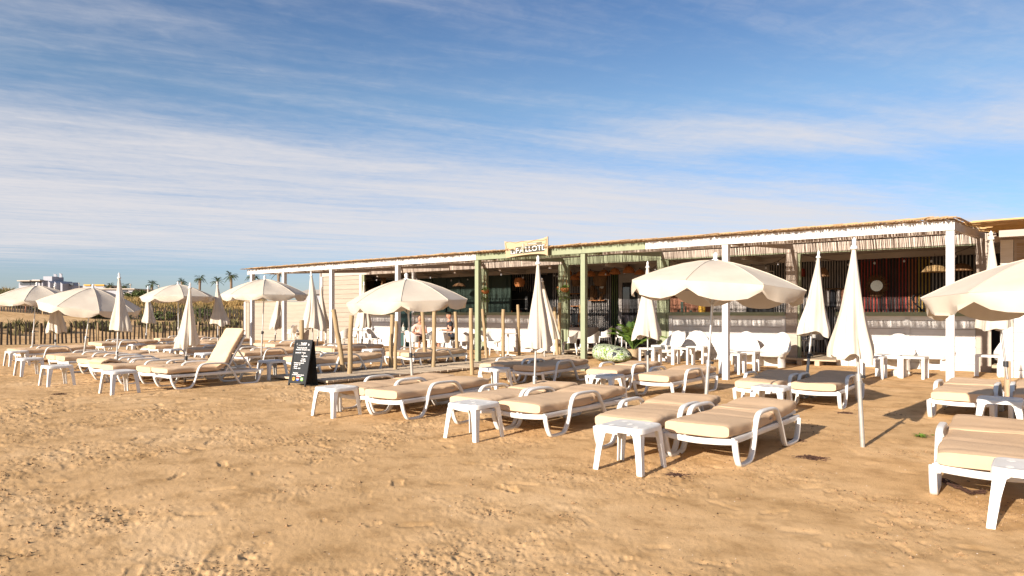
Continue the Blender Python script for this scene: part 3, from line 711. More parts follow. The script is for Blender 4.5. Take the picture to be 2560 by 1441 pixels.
# front beam: one board per bay, the entrance bays green; a board on the post tops and a thin reed-topped lip
edges = [XR + .03] + [x for x in ox[1:]] + [XL - .06]
for i in range(len(edges) - 1):
    x1, x0 = edges[i], edges[i + 1]
    m = 'green' if i in (2,) else 'whitewood'
    if i == 1:
        xm = x1 - (x1 - x0) * .52
        part(pl(MB().box(xm + .002, x1 - .002, YO - .03, YO + .028, 2.84, 3.005)), 'front_beam', 'whitewood', perg)
        part(pl(MB().box(x0 + .002, xm - .002, YO - .03, YO + .028, 2.84, 3.005)), 'front_beam', 'green', perg)
    else:
        part(pl(MB().box(x0 + .002, x1 - .002, YO - .03, YO + .028, 2.84, 3.005)), 'front_beam', m, perg)
    # second beam behind
    part(pl(MB().box(x0 + .002, x1 - .002, YO + .95, YO + 1.0, 2.88, 3.05)), 'purlin', 'green' if i == 2 else 'tanwood', perg)
for yy in (2.3, 3.7):
    part(pl(MB().box(XL, XR, YO + yy, YO + yy + .05, zroof(YO + yy) - .115, zroof(YO + yy) - .02)), 'purlin', 'tanwood', perg)
inner_px = [2459, 1980, 1655, 1407, 1209, 1034, 903, 805]
ix_ = [XA(p, YI) for p in inner_px]
# rafters from outer posts back to the facade
for k, (x, (p, m)) in enumerate(zip(ox, outer)):
    xi = ix_[k]
    mm = 'green' if k in (2, 3) else 'bluewood'
    b = MB(); b.bar((x, YO + .03, 2.92), (x if abs(xi - x) > 1.6 else xi, YI - .08, 3.24), .06, .15); part(pl(b), 'rafter', mm, perg)
part(pl(MB().bar((XR + .0, YO + .03, 2.92), (XR + .0, YI - .1, 3.24), .05, .15)), 'rafter', 'bluewood', perg)
# reed roof: loose canes with gaps, running down the slope in three overlapping mats
canes = MB()
def cane(b, x, y0, y1, z0, z1, r, tw=0.0):
    dx = tw; n = 5; vs = []
    for (xx, yy, zz_) in ((x, y0, z0), (x + dx, y1, z1)):
        for k in range(n):
            a = 2 * math.pi * k / n + .3; vs.append((xx + r * math.cos(a), yy, zz_ + r * math.sin(a)))
    b.add(vs, [(k, (k + 1) % n, n + (k + 1) % n, n + k) for k in range(n)] + [tuple(range(n - 1, -1, -1))])
mats_y = [(YO - .21, YO + 2.0), (YO + 1.85, YO + 4.0), (YO + 3.85, YI + .12)]
for (y0, y1) in mats_y:
    x = XL - .15
    while x < XR + .12:
        x += (g.uniform(.0125, .0215) if y0 > YO + 3 else g.uniform(.0095, .0128)) + (g.uniform(.0, .03) if g.random() < (.12 if y0 > YO + 3 else .04) else 0)
        r = g.uniform(.0048, .0078); e = g.uniform(-.09, .09); s = g.uniform(-.02, .03)
        dz = g.uniform(-.006, .008)
        cane(canes, x, y0 + e, y1 + s, zroof(y0) + dz, zroof(y1) + dz, r, g.uniform(-.03, .03))
o = part(pl(canes), 'reed_canes', 'reed', perg); o['kind'] = 'stuff'
# a few stray canes lying crosswise and lifting at the front edge
b = MB()
for i in range(170):
    x = g.uniform(XL, XR - 1.8); y = YO + g.uniform(-.15, 1.2) if g.random() < .7 else g.uniform(YO, YI); l = g.uniform(.3, 1.6)
    b.tube([(x, y, zroof(y) + .012), (x + l, y + g.uniform(-.1, .1), zroof(y) + g.uniform(.012, .05))], .006, 4)
o = part(pl(b), 'stray_canes', 'reed', perg); o['kind'] = 'stuff'
b = MB()
for yy in [YO - .08 + k * .62 for k in range(10)]:
    b.tube([(XL - .1, yy, zroof(yy) + .014), ((XL + XR) / 2, yy, zroof(yy) + .016), (XR + .05, yy, zroof(yy) + .014)], .0075, 5)
part(pl(b), 'tie_rods', 'reed', perg)
# straw heaped along the very front edge
b = MB()
x = XL - .15
while x < XR - .02:
    l = min(g.uniform(.25, .9), XR + .06 - x); b.tube([(x, YO - .10 + g.uniform(-.05, .05), zroof(YO) + .012), (x + l, YO - .10 + g.uniform(-.05, .05), zroof(YO) + .012 + g.uniform(-.008, .03))], g.uniform(.005, .009), 4); x += g.uniform(.03, .09)
o = part(pl(b), 'edge_straw', 'reed', perg); o['kind'] = 'stuff'

# ------------------------------------------------------------------ beach bar building
bar = thing('beach_bar', (XL, YI, 0), 0, 'low white boarded beach bar with open counters, green ledges and a striped interior wall', 'building')
OX, OY = XL, YI
YB = 23.0                                # back wall
ZC = 3.10                                # ceiling
XE = ix_[0] + .25                        # right end of the main bar
XW = ix_[-1] - .1                        # left end
part(pl(MB().box(XW, XE + 6, YI + .10, YB + .2, -.05, .16)), 'deck_floor', 'plank', bar)
part(pl(MB().box(XW, XE + 6, YI + .13, YB + .3, ZC, ZC + .06)), 'ceiling', 'ceil', bar)
part(pl(MB().box(XW - .1, XE + 6, YI - .02, YB + .4, 3.40, 3.46)), 'roof', 'farroof', bar)
part(pl(MB().box(XW - .08, XW - .002, YI + .0, YB + .3, -.05, 3.39)), 'side_wall', 'bluewood', bar)
for k in range(9):
    xx = XW + 1.4 + k * 2.3; part(pl(MB().box(xx, xx + .10, YI + .2, YB, ZC - .13, ZC - .002)), 'ceiling_beam', 'ceil', bar)
part(pl(MB().box(XW, XE, YI + 1.8, YI + 1.95, ZC - .16, ZC - .003)), 'ceiling_beam', 'ceil', bar)
# fascia boards above the openings (the reed shadows fall on them)
for k in range(len(ix_) - 1):
    x1, x0 = ix_[k] - .0, ix_[k + 1] + .0
    m = 'green' if k == 2 else 'tanwood'
    part(pl(MB().box(x0 + .002, x1 - .002, YI - .02, YI + .10, 3.09 if k else 3.06, 3.30)), 'fascia', m, bar)
    if k in (1, 2, 0): part(pl(MB().box(x0 + .16, x1 - .16, YI - .005, YI + .09, 3.055 if k else 3.03, 3.088 if k else 3.058)), 'green_trim', 'green', bar)
part(pl(MB().box(ix_[0] + .002, XE, YI - .02, YI + .10, 3.06, 3.30)), 'fascia', 'tanwood', bar)
post_m = ['bluewood', 'bluewood', 'green', 'green', 'green', 'whitewood', 'whitewood', 'whitewood']
for k, x in enumerate(ix_):
    w = .15 if k in (0, 1, 2, 3) else .07
    part(pl(MB().box(x - w, x + w, YI - .045, YI + .09, -.1, 3.09 if k else 3.06)), 'facade_post', post_m[k], bar)
    if k in (1, 2, 3, 4):
        part(pl(MB().box(x + w + .002, x + w + .07, YI + .0, YI + .12, 0, 3.05)), 'green_jamb', 'green', bar)
# counters: boarded fronts with a green ledge
def counter(xa, xb, ztop=1.34, ledge=True, m='whitewood', zb=-.05, bh=.21, mids=(), y=YI):
    z = zb; 
    while z < ztop - .02:
        z1 = min(z + bh, ztop); j = g.uniform(-.003, .003)
        part(pl(MB().box(xa + .002, xb - .002, y + j + .01, y + .05 + j, z + .005, z1 - .006)), 'board', m, bar); z = z1
    part(pl(MB().box(xa + .01, xb - .01, y + .052, y + .10, zb, ztop - .01)), 'board_backing', 'tanwood', bar)
    for xm in mids: part(pl(MB().box(xm - .055, xm + .055, y - .03, y + .008, zb, ztop - .08)), 'batten', m, bar)
    if ledge:
        part(pl(MB().box(xa, xb, y - .10, y + .32, ztop, ztop + .035)), 'ledge', 'tanwood', bar)
        part(pl(MB().box(xa, xb, y - .125, y - .102, ztop - .015, ztop + .085)), 'ledge_front', 'green', bar)
xd0, xd1 = XA(1985, YI) + .12, XA(2092, YI)          # doorway between counters
counter(xd1, ix_[0] - .16, mids=[XA(2268, YI), xd1 + .06])
counter(ix_[2] + .22, ix_[1] - .16, mids=[ix_[2] + .3, ix_[1] - .22])
counter(ix_[5] + .08, ix_[3] - .16, mids=[ix_[4]])
counter(ix_[6] + .08, ix_[5] - .09 - .9, mids=[])
counter(ix_[7] + .08, ix_[6] - .08, 3.08, ledge=False, m='wallwood')
part(pl(MB().box(ix_[5] - .95, ix_[5] - .09, YI + .06, YI + .10, 0, 1.9)), 'teal_door', 'teal', bar)
part(pl(MB().box(ix_[6] + .08, ix_[6] + .2, YI + .0, YI + .1, 1.38, 3.08)), 'green_jamb', 'green', bar)
# dark room behind the left bays
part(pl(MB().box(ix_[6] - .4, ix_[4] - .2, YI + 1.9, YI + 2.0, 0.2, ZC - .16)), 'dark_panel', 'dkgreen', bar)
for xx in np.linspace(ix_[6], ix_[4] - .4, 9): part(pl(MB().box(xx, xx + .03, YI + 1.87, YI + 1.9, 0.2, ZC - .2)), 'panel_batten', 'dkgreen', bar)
part(pl(MB().box(ix_[6] + .5, ix_[5] - .3, YI + 1.0, YI + 1.04, 2.55, 2.6)), 'timber_shelf', 'rattan', bar)
part(pl(MB().box(ix_[6] + .4, ix_[6] + .5, YI + .8, YI + 1.0, 1.4, 3.0)), 'timber_shelf', 'wicker', bar)
# back wall with two openings (bar window, view through)
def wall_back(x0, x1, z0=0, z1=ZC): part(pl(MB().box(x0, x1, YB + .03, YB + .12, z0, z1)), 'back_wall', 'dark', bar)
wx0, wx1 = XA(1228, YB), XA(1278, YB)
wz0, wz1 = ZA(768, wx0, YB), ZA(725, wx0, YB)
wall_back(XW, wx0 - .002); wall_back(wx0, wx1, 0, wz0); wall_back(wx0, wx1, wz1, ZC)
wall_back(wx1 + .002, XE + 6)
xm = XA(1248, YB)
for (a, c) in ((wx0 - .04, wx0 + .03), (xm - .03, xm + .03), (wx1 - .03, wx1 + .04)): part(pl(MB().box(a, c, YB - .02, YB + .025, wz0 - .05, wz1 + .05)), 'window_frame', 'dark', bar)
part(pl(MB().box(wx0 - .05, wx1 + .05, YB - .05, YB - .022, wz1 + .10, wz1 + .3)), 'window_valance', 'rattan', bar)
# vertical slats on the back wall
def slats(px0, px1, m, pitch=.075, z0=.16, z1=ZC - .002, w=.032, mats=None, y=YB):
    x0, x1 = XA(px0, y), XA(px1, y); n = max(1, int((x1 - x0) / pitch)); me_c = {}
    for i in range(n):
        x = x0 + (i + .5) * (x1 - x0) / n
        mm = m if mats is None else mats[min(len(mats) - 1, int(len(mats) * i / n))]
        if mm not in me_c: me_c[mm] = MB().box(-w / 2, w / 2, -.03, 0, z0, z1).mesh('wall_slat', M[mm])
        link_mesh('wall_slat', me_c[mm], bar, (x - OX, y + .028 - OY, 0))
slats(1212, 1290, 'slatw', .11, 2.35); slats(1290, 1340, 'slatw', .11, 2.1); slats(1380, 1402, 'slatw', .09, .9)
slats(1416, 1528, 'slatw', .082); slats(1528, 1545, 'slatg', .09)
slats(1925, 1978, 'slatw', .075); slats(2000, 2118, 'slatw', .075)
slats(2150, 2310, None, .082, mats=['slatr'] * 4 + ['slatd', 'slatr', 'slatd', 'slatd', 'slatr', 'slatr', 'slato', 'slato', 'slaty', 'slaty'])
slats(2310, 2382, 'slaty', .085, mats=['slaty', 'slatw', 'slatw', 'slatw']); slats(2392, 2450, 'slatw', .09, mats=['slatw'])
# white wall with window right of the green slats and white door zone
xa, xb = XA(1547, YB - .1), XA(1652, YB - .1)
za = ZA(673, xa, YB - .1)
part(pl(MB().box(xa, xb, YB - .12, YB - .004, 2.55, ZC - .004)), 'white_panel', 'slatw', bar)
part(pl(MB().box(xa, xa + .14, YB - .12, YB - .004, .2, 2.548)), 'white_panel', 'slatw', bar)
part(pl(MB().box(XA(1598, YB), xb, YB - .12, YB - .004, .2, 2.548)), 'white_panel', 'slatw', bar)
part(pl(MB().box(xa + .14, XA(1598, YB) - .002, YB - .12, YB - .004, .2, .62)), 'white_panel', 'slatw', bar)
wf = part(pl(MB().box(xa + .15, XA(1598, YB) - .01, YB - .06, YB - .03, .625, 2.545)), 'window_frame', 'dark', bar)
b = pl(MB().box(XA(1553, YB), XA(1576, YB), YB - .075, YB - .062, .75, 2.38)); b.build('pane', M['darkglass'], wf)
part(pl(MB().box(XA(1700, YB), XA(1925, YB), YB - .06, YB - .002, .2, ZC - .004)), 'white_panel', 'slatw', bar)
part(pl(MB().box(XA(1868, YB), XA(1935, YB), YB - .10, YB - .062, .2, 1.9)), 'dark_opening', 'dark', bar)
wt = part(pl(MB().box(XA(1905, YB), XA(1938, YB), YB - .10, YB - .062, 2.5, 2.78)), 'window_frame', 'whitewood', bar)
b = pl(MB().box(XA(1907, YB), XA(1936, YB), YB - .11, YB - .102, 2.54, 2.74)); b.build('pane', M['darkglass'], wt)
# mural with cactus and terracotta dunes on the left part of that wall
mx0, mx1 = XA(1668, YB), XA(1778, YB); mz0, mz1 = 1.0, 2.15
mur = thing('cactus_mural', (mx0, YB - .10, 0), 0, 'terracotta desert mural with cacti behind the middle counter', 'mural')
MB().box(0, mx1 - mx0, 0, .03, mz0, mz1).build('panel', M['clayred'], mur)
b = MB()
for cx_, r_, z_ in ((.35, .5, 1.05), (1.1, .38, 1.02), (1.5, .5, 1.1)):
    b.add([(cx_ + r_ * math.cos(a * math.pi / 12), -.004, max(mz0 + .01, z_ + r_ * .7 * math.sin(a * math.pi / 12))) for a in range(13)], [tuple(range(12, -1, -1))])
b.build('dune_print', mat('ochre_print', (.55, .30, .10), .8), mur)
b = MB()
for cx_, h_ in ((.62, .75), (.95, .45), (.25, .35)):
    b.box(cx_ - .05, cx_ + .05, -.012, -.006, mz0 + .05, mz0 + .05 + h_); b.box(cx_ - .17, cx_ - .05, -.011, -.007, mz0 + .3 * h_, mz0 + .36 * h_ + .03); b.box(cx_ - .17, cx_ - .12, -.0115, -.0075, mz0 + .3 * h_, mz0 + .7 * h_); b.box(cx_ + .05, cx_ + .16, -.011, -.007, mz0 + .45 * h_, mz0 + .5 * h_ + .03); b.box(cx_ + .11, cx_ + .16, -.0115, -.0075, mz0 + .45 * h_, mz0 + .85 * h_)
b.build('cactus_print', M['dkgreen'], mur)

# reed-covered annex at the right end
anx = thing('reed_annex', (XE, YI, 0), 0, 'white boarded annex with a roof of golden canes at the right end of the bar', 'building')
OX, OY = XE, YI
yA = YI - 1.3; xa0 = XE + .12; xa1 = XE + 6
z = -.05
while z < 1.42:
    part(pl(MB().box(xa0 + .25, xa1, yA + .01, yA + .05, z + .005, z + .20)), 'board', 'whitewood', anx); z += .206
part(pl(MB().box(xa0 + .01, xa0 + .24, yA - .02, yA + .08, -.1, 3.0)), 'corner_post', 'whitewood', anx)
part(pl(MB().box(xa0 + .25, xa1, yA + .055, yA + .10, -.05, 3.0)), 'board_backing', 'tanwood', anx)
part(pl(MB().box(xa0, xa1, yA - .12, yA + .2, 1.43, 1.47)), 'ledge', 'whitewood', anx)
b = MB(); zz2 = 1.52
while zz2 < 2.95:
    b.tube([(xa0 + .3, yA + .03, zz2), (xa1, yA + .03, zz2 + g.uniform(-.01, .01))], .006, 4); zz2 += g.uniform(.016, .05)
o = part(pl(b), 'reed_screen', 'reed', anx); o['kind'] = 'stuff'
b = MB(); 
for i in range(420):
    yy = YO + 1.7 + g.random() * 4.2; zr = 3.13 + (yy - YO - 1.7) * .04 + .07 * math.sin(yy * 3) * .4; s = XR + g.uniform(.0, .45) + max(0, (yy - YO - 2.5)) * .05
    b.tube([(s, yy, zr + g.uniform(0, .05)), (s + 3, yy + g.uniform(-.05, .05), zr + .02 + g.uniform(-.02, .05)), (xa1, yy, zr + g.uniform(-.02, .05))], g.uniform(.008, .013), 4)
o = part(pl(b), 'roof_canes', mat('golden_cane', (.58, .37, .14), .6, .3, 10, col2=(.36, .2, .07), stretch=(.5, 20, 20)), anx); o['kind'] = 'stuff'
part(pl(MB().box(XR + .6, xa1, YO + 1.2, YO + 1.27, 2.78, 2.90)), 'roof_beam', 'bluewood', anx)
part(pl(MB().box(xa0 - .1, xa1, YI - 1.2, YI - 1.12, 2.98, 3.1)), 'roof_beam', 'tanwood', anx)
part(pl(MB().box(xa0 + 1.0, xa1, YI + 1.5, YI + 3, 3.5, 3.85)), 'roof_box', 'whitewood', anx)

# low white boarded windbreak closing the terrace on the left
wb = thing('windbreak_wall', (XA(613, YI), YI, 0), 0, 'low wall of pale horizontal boards closing the left end of the terrace', 'wall')
OX, OY = XA(613, YI), YI
x0w, x1w = XA(613, YI), XW - .02
z = -.05
while z < 1.93:
    for (a, c) in ((x0w + .42, (x0w + x1w) / 2 - .002), ((x0w + x1w) / 2 + .002, x1w)):
        part(pl(MB().box(a, c, YI + .01, YI + .045, z + .004, min(z + .198, 1.97))), 'board', 'wallwood', wb)
    z += .2
part(pl(MB().box(x0w + .40, x1w, YI + .05, YI + .09, -.05, 1.95)), 'board_backing', 'tanwood', wb)
part(pl(MB().box(x0w - .02, x0w + .12, YI - .06, YI + .08, -.1, 1.98)), 'end_post', 'whitewood', wb)
part(pl(MB().box(x0w + .125, x0w + .395, YI - .01, YI + .07, -.1, 1.96)), 'corner_board', 'wallwood', wb)
part(pl(MB().box(x0w - .02, x1w, YI - .03, YI + .09, 1.985, 2.02)), 'cap', 'wallwood', wb)

# name board on the front beam
sx0, sx1 = XA(1267, YO - .1), XA(1375, YO - .1); sw = sx1 - sx0
sg = thing('name_board', (sx0, YO - .17, 2.84), 0, 'scroll-shaped wooden name board reading La Paillote on the green front beam', 'sign')
sg.scale = (1, 1, .84)
top = [(0, .50), (.12, .455), (.3, .45), (.5, .46), (.7, .465), (.88, .49), (1, .54)]; bot = [(1, -.03), (.93, .02), (.8, .045), (.6, .05), (.4, .035), (.2, .01), (.04, -.02)]
poly = [(x * sw, z) for x, z in top] + [(x * sw, z) for x, z in bot]
MB().prism_xz(list(reversed(poly)), -.03, 0).build('board', M['signwood'], sg)
def text(parent, name, s, size, x, z, m, ext=.004, off=0.0, y=-.034, rot=0.0, sx=1.0, align='LEFT', rotx=R(90)):
    cu = bpy.data.curves.new(name, 'FONT'); cu.body = s; cu.size = size; cu.extrude = ext; cu.offset = off; cu.align_x = align; cu.resolution_u = 3
    ob = bpy.data.objects.new('tmp_text', cu); COL.objects.link(ob)
    dg = bpy.context.evaluated_depsgraph_get(); me = bpy.data.meshes.new_from_object(ob.evaluated_get(dg)); bpy.data.objects.remove(ob, do_unlink=True)
    me.materials.clear(); me.materials.append(m)
    o = link_mesh(name, me, parent, (x, y, z), (rotx, rot, 0), (sx, 1, 1)); return o
MB().hexa([(.265 * sw, -.034, .085), (.93 * sw, -.034, .115), (.93 * sw, -.030, .115), (.265 * sw, -.030, .085)], [(.265 * sw, -.034, .285), (.93 * sw, -.034, .335), (.93 * sw, -.030, .335), (.265 * sw, -.030, .285)]).build('lettering_plate', M['signgrey'], sg)
MB().hexa([(.145 * sw, -.034, .072), (.262 * sw, -.034, .078), (.262 * sw, -.030, .078), (.145 * sw, -.030, .072)], [(.145 * sw, -.034, .225), (.262 * sw, -.034, .20), (.262 * sw, -.030, .20), (.145 * sw, -.030, .225)]).build('lettering_plate', M['signgrey'], sg)
for (s, size, x, z, sx) in (('La', .15, .155, .085, .85), ('PA', .22, .275, .10, .78), ('LLOTE', .22, .50, .13, .70)):
    text(sg, 'lettering', s, size, x * sw, z, M['chalk'], .004, .0, -.042, R(-2.5), sx * sw)
b = MB(); cx0 = .455 * sw
b.lathe([(.012, 0), (.022, .05), (.024, .25), (.014, .30)], 8, (cx0, -.045, .09)); b.tube([(cx0 - .015, -.045, .19), (cx0 - .055, -.045, .20), (cx0 - .06, -.045, .28)], .012, 6); b.tube([(cx0 + .015, -.045, .22), (cx0 + .05, -.045, .23), (cx0 + .055, -.045, .31)], .012, 6)
b.build('cactus_emblem', mat('cactus_grey', (.42, .42, .30), .7), sg, True)
MB().box(.54 * sw, .87 * sw, -.036, -.031, .345, .385).build('subtitle_plate', M['signgrey'], sg)
b = MB()
for i in range(15): b.box(.555 * sw + i * .0185, .555 * sw + i * .0185 + .011, -.039, -.036, .355, .374)
b.build('subtitle_marks', M['chalk'], sg)
b = MB(); pts = []
for i in range(25):
    t = i / 24; pts.append((.04 * sw + t * .93 * sw, -.036, .43 + .02 * math.sin(t * 19) + .05 * abs(t - .5)))
b.tube(pts, .006, 5); b.tube([(.03 * sw, -.036, .44), (.05 * sw, -.036, .3), (.02 * sw, -.04, .2), (.1 * sw, -.036, .28)], .007, 5); b.tube([(.97 * sw, -.036, .48), (.965 * sw, -.04, .3), (.93 * sw, -.036, .33), (.97 * sw, -.036, .2)], .009, 5)
b.build('rope', M['rope'], sg)

# ------------------------------------------------------------------ plank walkway and step
wk = thing('plank_walkway', (-12.0, 8.3, 0), 0, 'sandy plank walkway leading from the beach between the stakes to the entrance', 'walkway')
n = 80
for i in range(n):
    y = 8.25 + i * .125; j = g.uniform(-.02, .02); z = .04 + float(base_height(-12, y))
    MB().box(-.95 + j, 1.02 + j, y - 8.3, y - 8.3 + .113, z, z + .035 + g.uniform(0, .006)).build('plank', M['plank'], wk)
for xx in (-.8, .85): MB().box(xx, xx + .07, -.02, 9.9, .0, .062).build('bearer', M['plank'], wk)
st = thing('entrance_step', (xd0, YI - .55, 0), 0, 'pale plywood step at the open doorway behind the right-hand closed parasols', 'step')
MB().box(-.3, xd1 - xd0 + .1, 0, .64, .13, .165).build('tread', M['plank'], st)
for a in (.1, .55): MB().box(a, a + .12, .02, .6, -.02, .128).build('support', M['plank'], st)
st2 = thing('entrance_step', (ix_[3] + .2, YI - .9, 0), 0, 'dark plank landing in front of the green entrance bay', 'step')
for i in range(8): MB().box(0, ix_[2] - ix_[3] - .4, i * .12, i * .12 + .11, .1, .13).build('plank', M['plank'], st2)

# ------------------------------------------------------------------ sun loungers
def spline(pts, n):
    """Catmull-Rom through pts"""
    P = [Vector(p) for p in pts]; P = [P[0] * 2 - P[1]] + P + [P[-1] * 2 - P[-2]]; out = []
    segs = len(P) - 3
    for i in range(n + 1):
        t = i / n * segs; k = min(int(t), segs - 1); u = t - k; a, b_, c, d = P[k:k + 4]
        out.append(0.5 * ((2 * b_) + (c - a) * u + (2 * a - 5 * b_ + 4 * c - d) * u * u + (3 * b_ - a - 3 * c + d) * u ** 3))
    return out
LW = .32
def mattress_mesh(path, w, t, seed, fold=False, nseg=46):
    g = random.Random(seed); line = spline([(0, y, z) for y, z in path], nseg); b = MB(); nc = 28; rows = []
    ph = [g.uniform(0, 6.28) for _ in range(6)]; wr = [(g.uniform(0.05, .95), g.uniform(.008, .02), g.uniform(-.6, .6)) for _ in range(9)]
    for i, p in enumerate(line):
        s = i / nseg; d = (line[min(i + 1, nseg)] - line[max(i - 1, 0)]).normalized(); up = Vector((1, 0, 0)).cross(d).normalized()
        e = min(s, 1 - s) * nseg; sc = (.80, .93, .985, 1)[min(3, int(e))]; sw_ = (.985, .997, 1, 1)[min(3, int(e))]
        row = []
        for k in range(nc):
            a = 2 * math.pi * (k + .5) / nc; c, q = math.cos(a), math.sin(a)
            x = math.copysign(abs(c) ** (2 / 7.), c) * w / 2 * sw_; z = math.copysign(abs(q) ** (2 / 4.5), q) * t / 2 * sc
            xn = x / (w / 2)
            z += (.004 * math.sin(9 * s + ph[0] + 3 * xn) + .003 * math.sin(21 * s + ph[1] - 4 * xn)) * (1 if q > 0 else .5)
            if q > 0:
                for (ws, wa, wt) in wr:
                    dd_ = (s - ws - .05 * wt * xn * (1 + xn)) / .012; z -= wa * .7 * math.exp(-dd_ * dd_) * (.4 + .6 * abs(math.sin(xn * 2.2 + ws * 9)))
                z -= .010 * (1 - abs(xn) ** 2) * abs(math.sin(3.5 * s + ph[2])) * .8
            x += .006 * math.sin(14 * s + ph[3] + (2 if x > 0 else 0)) + .004 * math.sin(33 * s + ph[4]) * (1 if x > 0 else -1)
            row.append(p + Vector((x, 0, 0)) + up * z)
        rows.append(row)
    b.grid(rows, closed_u=True)
    b.f.append(tuple(reversed(range(nc)))); b.f.append(tuple(nseg * nc + k for k in range(nc)))
    return b
LEGF = [(.02, .25), (.045, .15), (.09, .06), (.15, .014), (.36, .014), (.44, .06), (.50, .17), (.535, .29)]
ARM = [(.535, .29), (.575, .375), (.63, .425), (.73, .441), (.92, .441), (1.06, .434), (1.15, .40), (1.21, .335), (1.26, .27)]
LEGR = [(1.26, .28), (1.33, .16), (1.40, .05), (1.47, .014), (1.76, .014), (1.83, .06), (1.87, .15), (1.885, .25)]
def strap(path, sx, n=22, w=.05, t=.026, xo=0.0):
    b = MB(); pts = spline([(sx + xo, y, z) for y, z in path], n); b.tube(pts, 1, 10, flat=(w, t), side=(1, 0, 0), ex=3.5); return b
leg_m = {(s, k): strap(p, s * (LW + .022), 20 if k != 'arm' else 24, .054 if k == 'arm' else .056, .036).mesh(('armrest' if k == 'arm' else 'leg'), M['plastic'], True, 50) for s in (-1, 1) for k, p in (('f', LEGF), ('arm', ARM), ('r', LEGR))}
skid_m = {} if True else {k: (lambda yy: MB().bar((-LW, yy, .022), (LW, yy, .022), .05, .022).mesh('crossbar', M['plastic']))(yy) for k, yy in (('f', .5), ('r', 1.72))}
def frame_mesh(raised):
    b = MB(); yend = 1.95
    for s in (-1, 1):
        b.tube(spline([(s * LW, .03, .298), (s * LW, .6, .300), (s * LW, 1.2, .302), (s * LW, yend, .302)], 10), 1, 8, flat=(.034, .058), side=(1, 0, 0), ex=4)
    b.tube(spline([(-LW - .02, .035, .295), (-LW * .7, -.01, .288), (0, -.035, .282), (LW * .7, -.01, .288), (LW + .02, .035, .295)], 12), 1, 8, flat=(.055, .036), side=(0, 0, 1), ex=4)
    b.box(-LW, LW, yend - .03, yend + .015, .27, .32)
    if not raised:
        for s in (-1, 1): b.bar((s * (LW - .05), 1.15, .325), (s * (LW - .05), 1.98, .355), .03, .03)
        b.box(-LW + .04, LW - .04, 1.965, 2.0, .33, .365)
    else:
        for s in (-1, 1):
            b.bar((s * (LW - .02), 1.13, .32), (s * (LW - .02), 1.56, 1.02), .03, .05, up=(1, 0, 0)); b.bar((s * (LW - .06), 1.40, .76), (s * (LW - .06), 1.74, .32), .03, .022, up=(1, 0, 0))
        b.bar((-LW + .02, 1.55, 1.01), (LW - .02, 1.55, 1.01), .03)
        b.bar((-LW + .06, 1.72, .33), (LW - .06, 1.72, .33), .03)
    return b.mesh('frame', M['plastic'], True, 40)
def bed_mesh(raised):
    b = MB(); y = .08
    while y < (1.1 if raised else 1.9): b.box(-LW + .02, LW - .02, y, y + .075, .305, .318); y += .1
    if raised:
        for k in range(8): 
            a = 1.14 + k * .052; zz_ = .34 + k * .083; b.box(-LW + .04, LW - .04, a, a + .02, zz_, zz_ + .07)
    return b.mesh('bed_slats', M['plastic'])
fr = {r: frame_mesh(r) for r in (0, 1)}; bd = {r: bed_mesh(r) for r in (0, 1)}
mt_flat = []
for s in range(6):
    k = random.Random(s + 50); dz = [k.uniform(-.004, .012) for _ in range(6)]
    path = [(-.045, .318 + dz[0]), (.3, .322 + dz[1]), (.7, .320), (1.08, .322 + dz[2] * .5), (1.2, .336 + dz[3]), (1.6, .352 + dz[4]), (1.93, .37 + dz[5])]
    mt_flat.append(mattress_mesh(path, .645, .132, s).mesh('mattress', M['cushion'], True, 60))
mt_raised = mattress_mesh([(-.03, .34), (.4, .34), (.85, .335), (1.02, .36), (1.13, .44), (1.25, .63), (1.42, .91), (1.52, 1.07)], .65, .11, 77, nseg=56).mesh('mattress', M['cushion'], True, 60)
def folded():
    b = mattress_mesh([(-.03, .325), (.2, .33), (.7, .320), (1.1, .322), (1.3, .336), (1.9, .36)], .65, .13, 31)
    c = mattress_mesh([(-.05, .38), (.02, .42), (.12, .44), (.26, .42), (.36, .39)], .60, .07, 32, nseg=16); b.add(c.v, c.f); return b.mesh('mattress', M['cushion'], True, 60)
mt_fold = folded()
tag_m = MB().add([(LW - .004, 1.02, .315), (LW - .004, 1.09, .315), (LW + .012, 1.09, .338), (LW + .012, 1.02, .338)], [(0, 1, 2, 3), (3, 2, 1, 0)]).mesh('care_label', M['tag'])
ng = [0]
GL = 'sun loungers in rows on the sand'
def lounger(x, y, label, rz=0.0, style=0, far=False):
    i = ng[0]; ng[0] += 1; k = random.Random(i)
    t = thing('sun_lounger', (x, y, gz(x, y) + .0), R(rz + k.uniform(-2.6, 2.6)), label, 'sun lounger', GL)
    r = 1 if style == 1 else 0; t.scale = (1, .955, 1)
    link_mesh('frame', fr[r], t, (0, 0, -.055)); link_mesh('bed_slats', bd[r], t, (0, 0, -.062))
    m = mt_raised if r else (mt_fold if style == 2 else mt_flat[(i * 5 + 1) % 6]); mm = link_mesh('mattress', m, t, (0, 0, .004))
    if not r and k.random() < .5 and style == 0: mm.scale = (-1, 1, 1)
    if not far: link_mesh('care_label', tag_m, mm)
    for (s, q), me_ in leg_m.items(): link_mesh('armrest' if q == 'arm' else 'leg', me_, t)
    return t
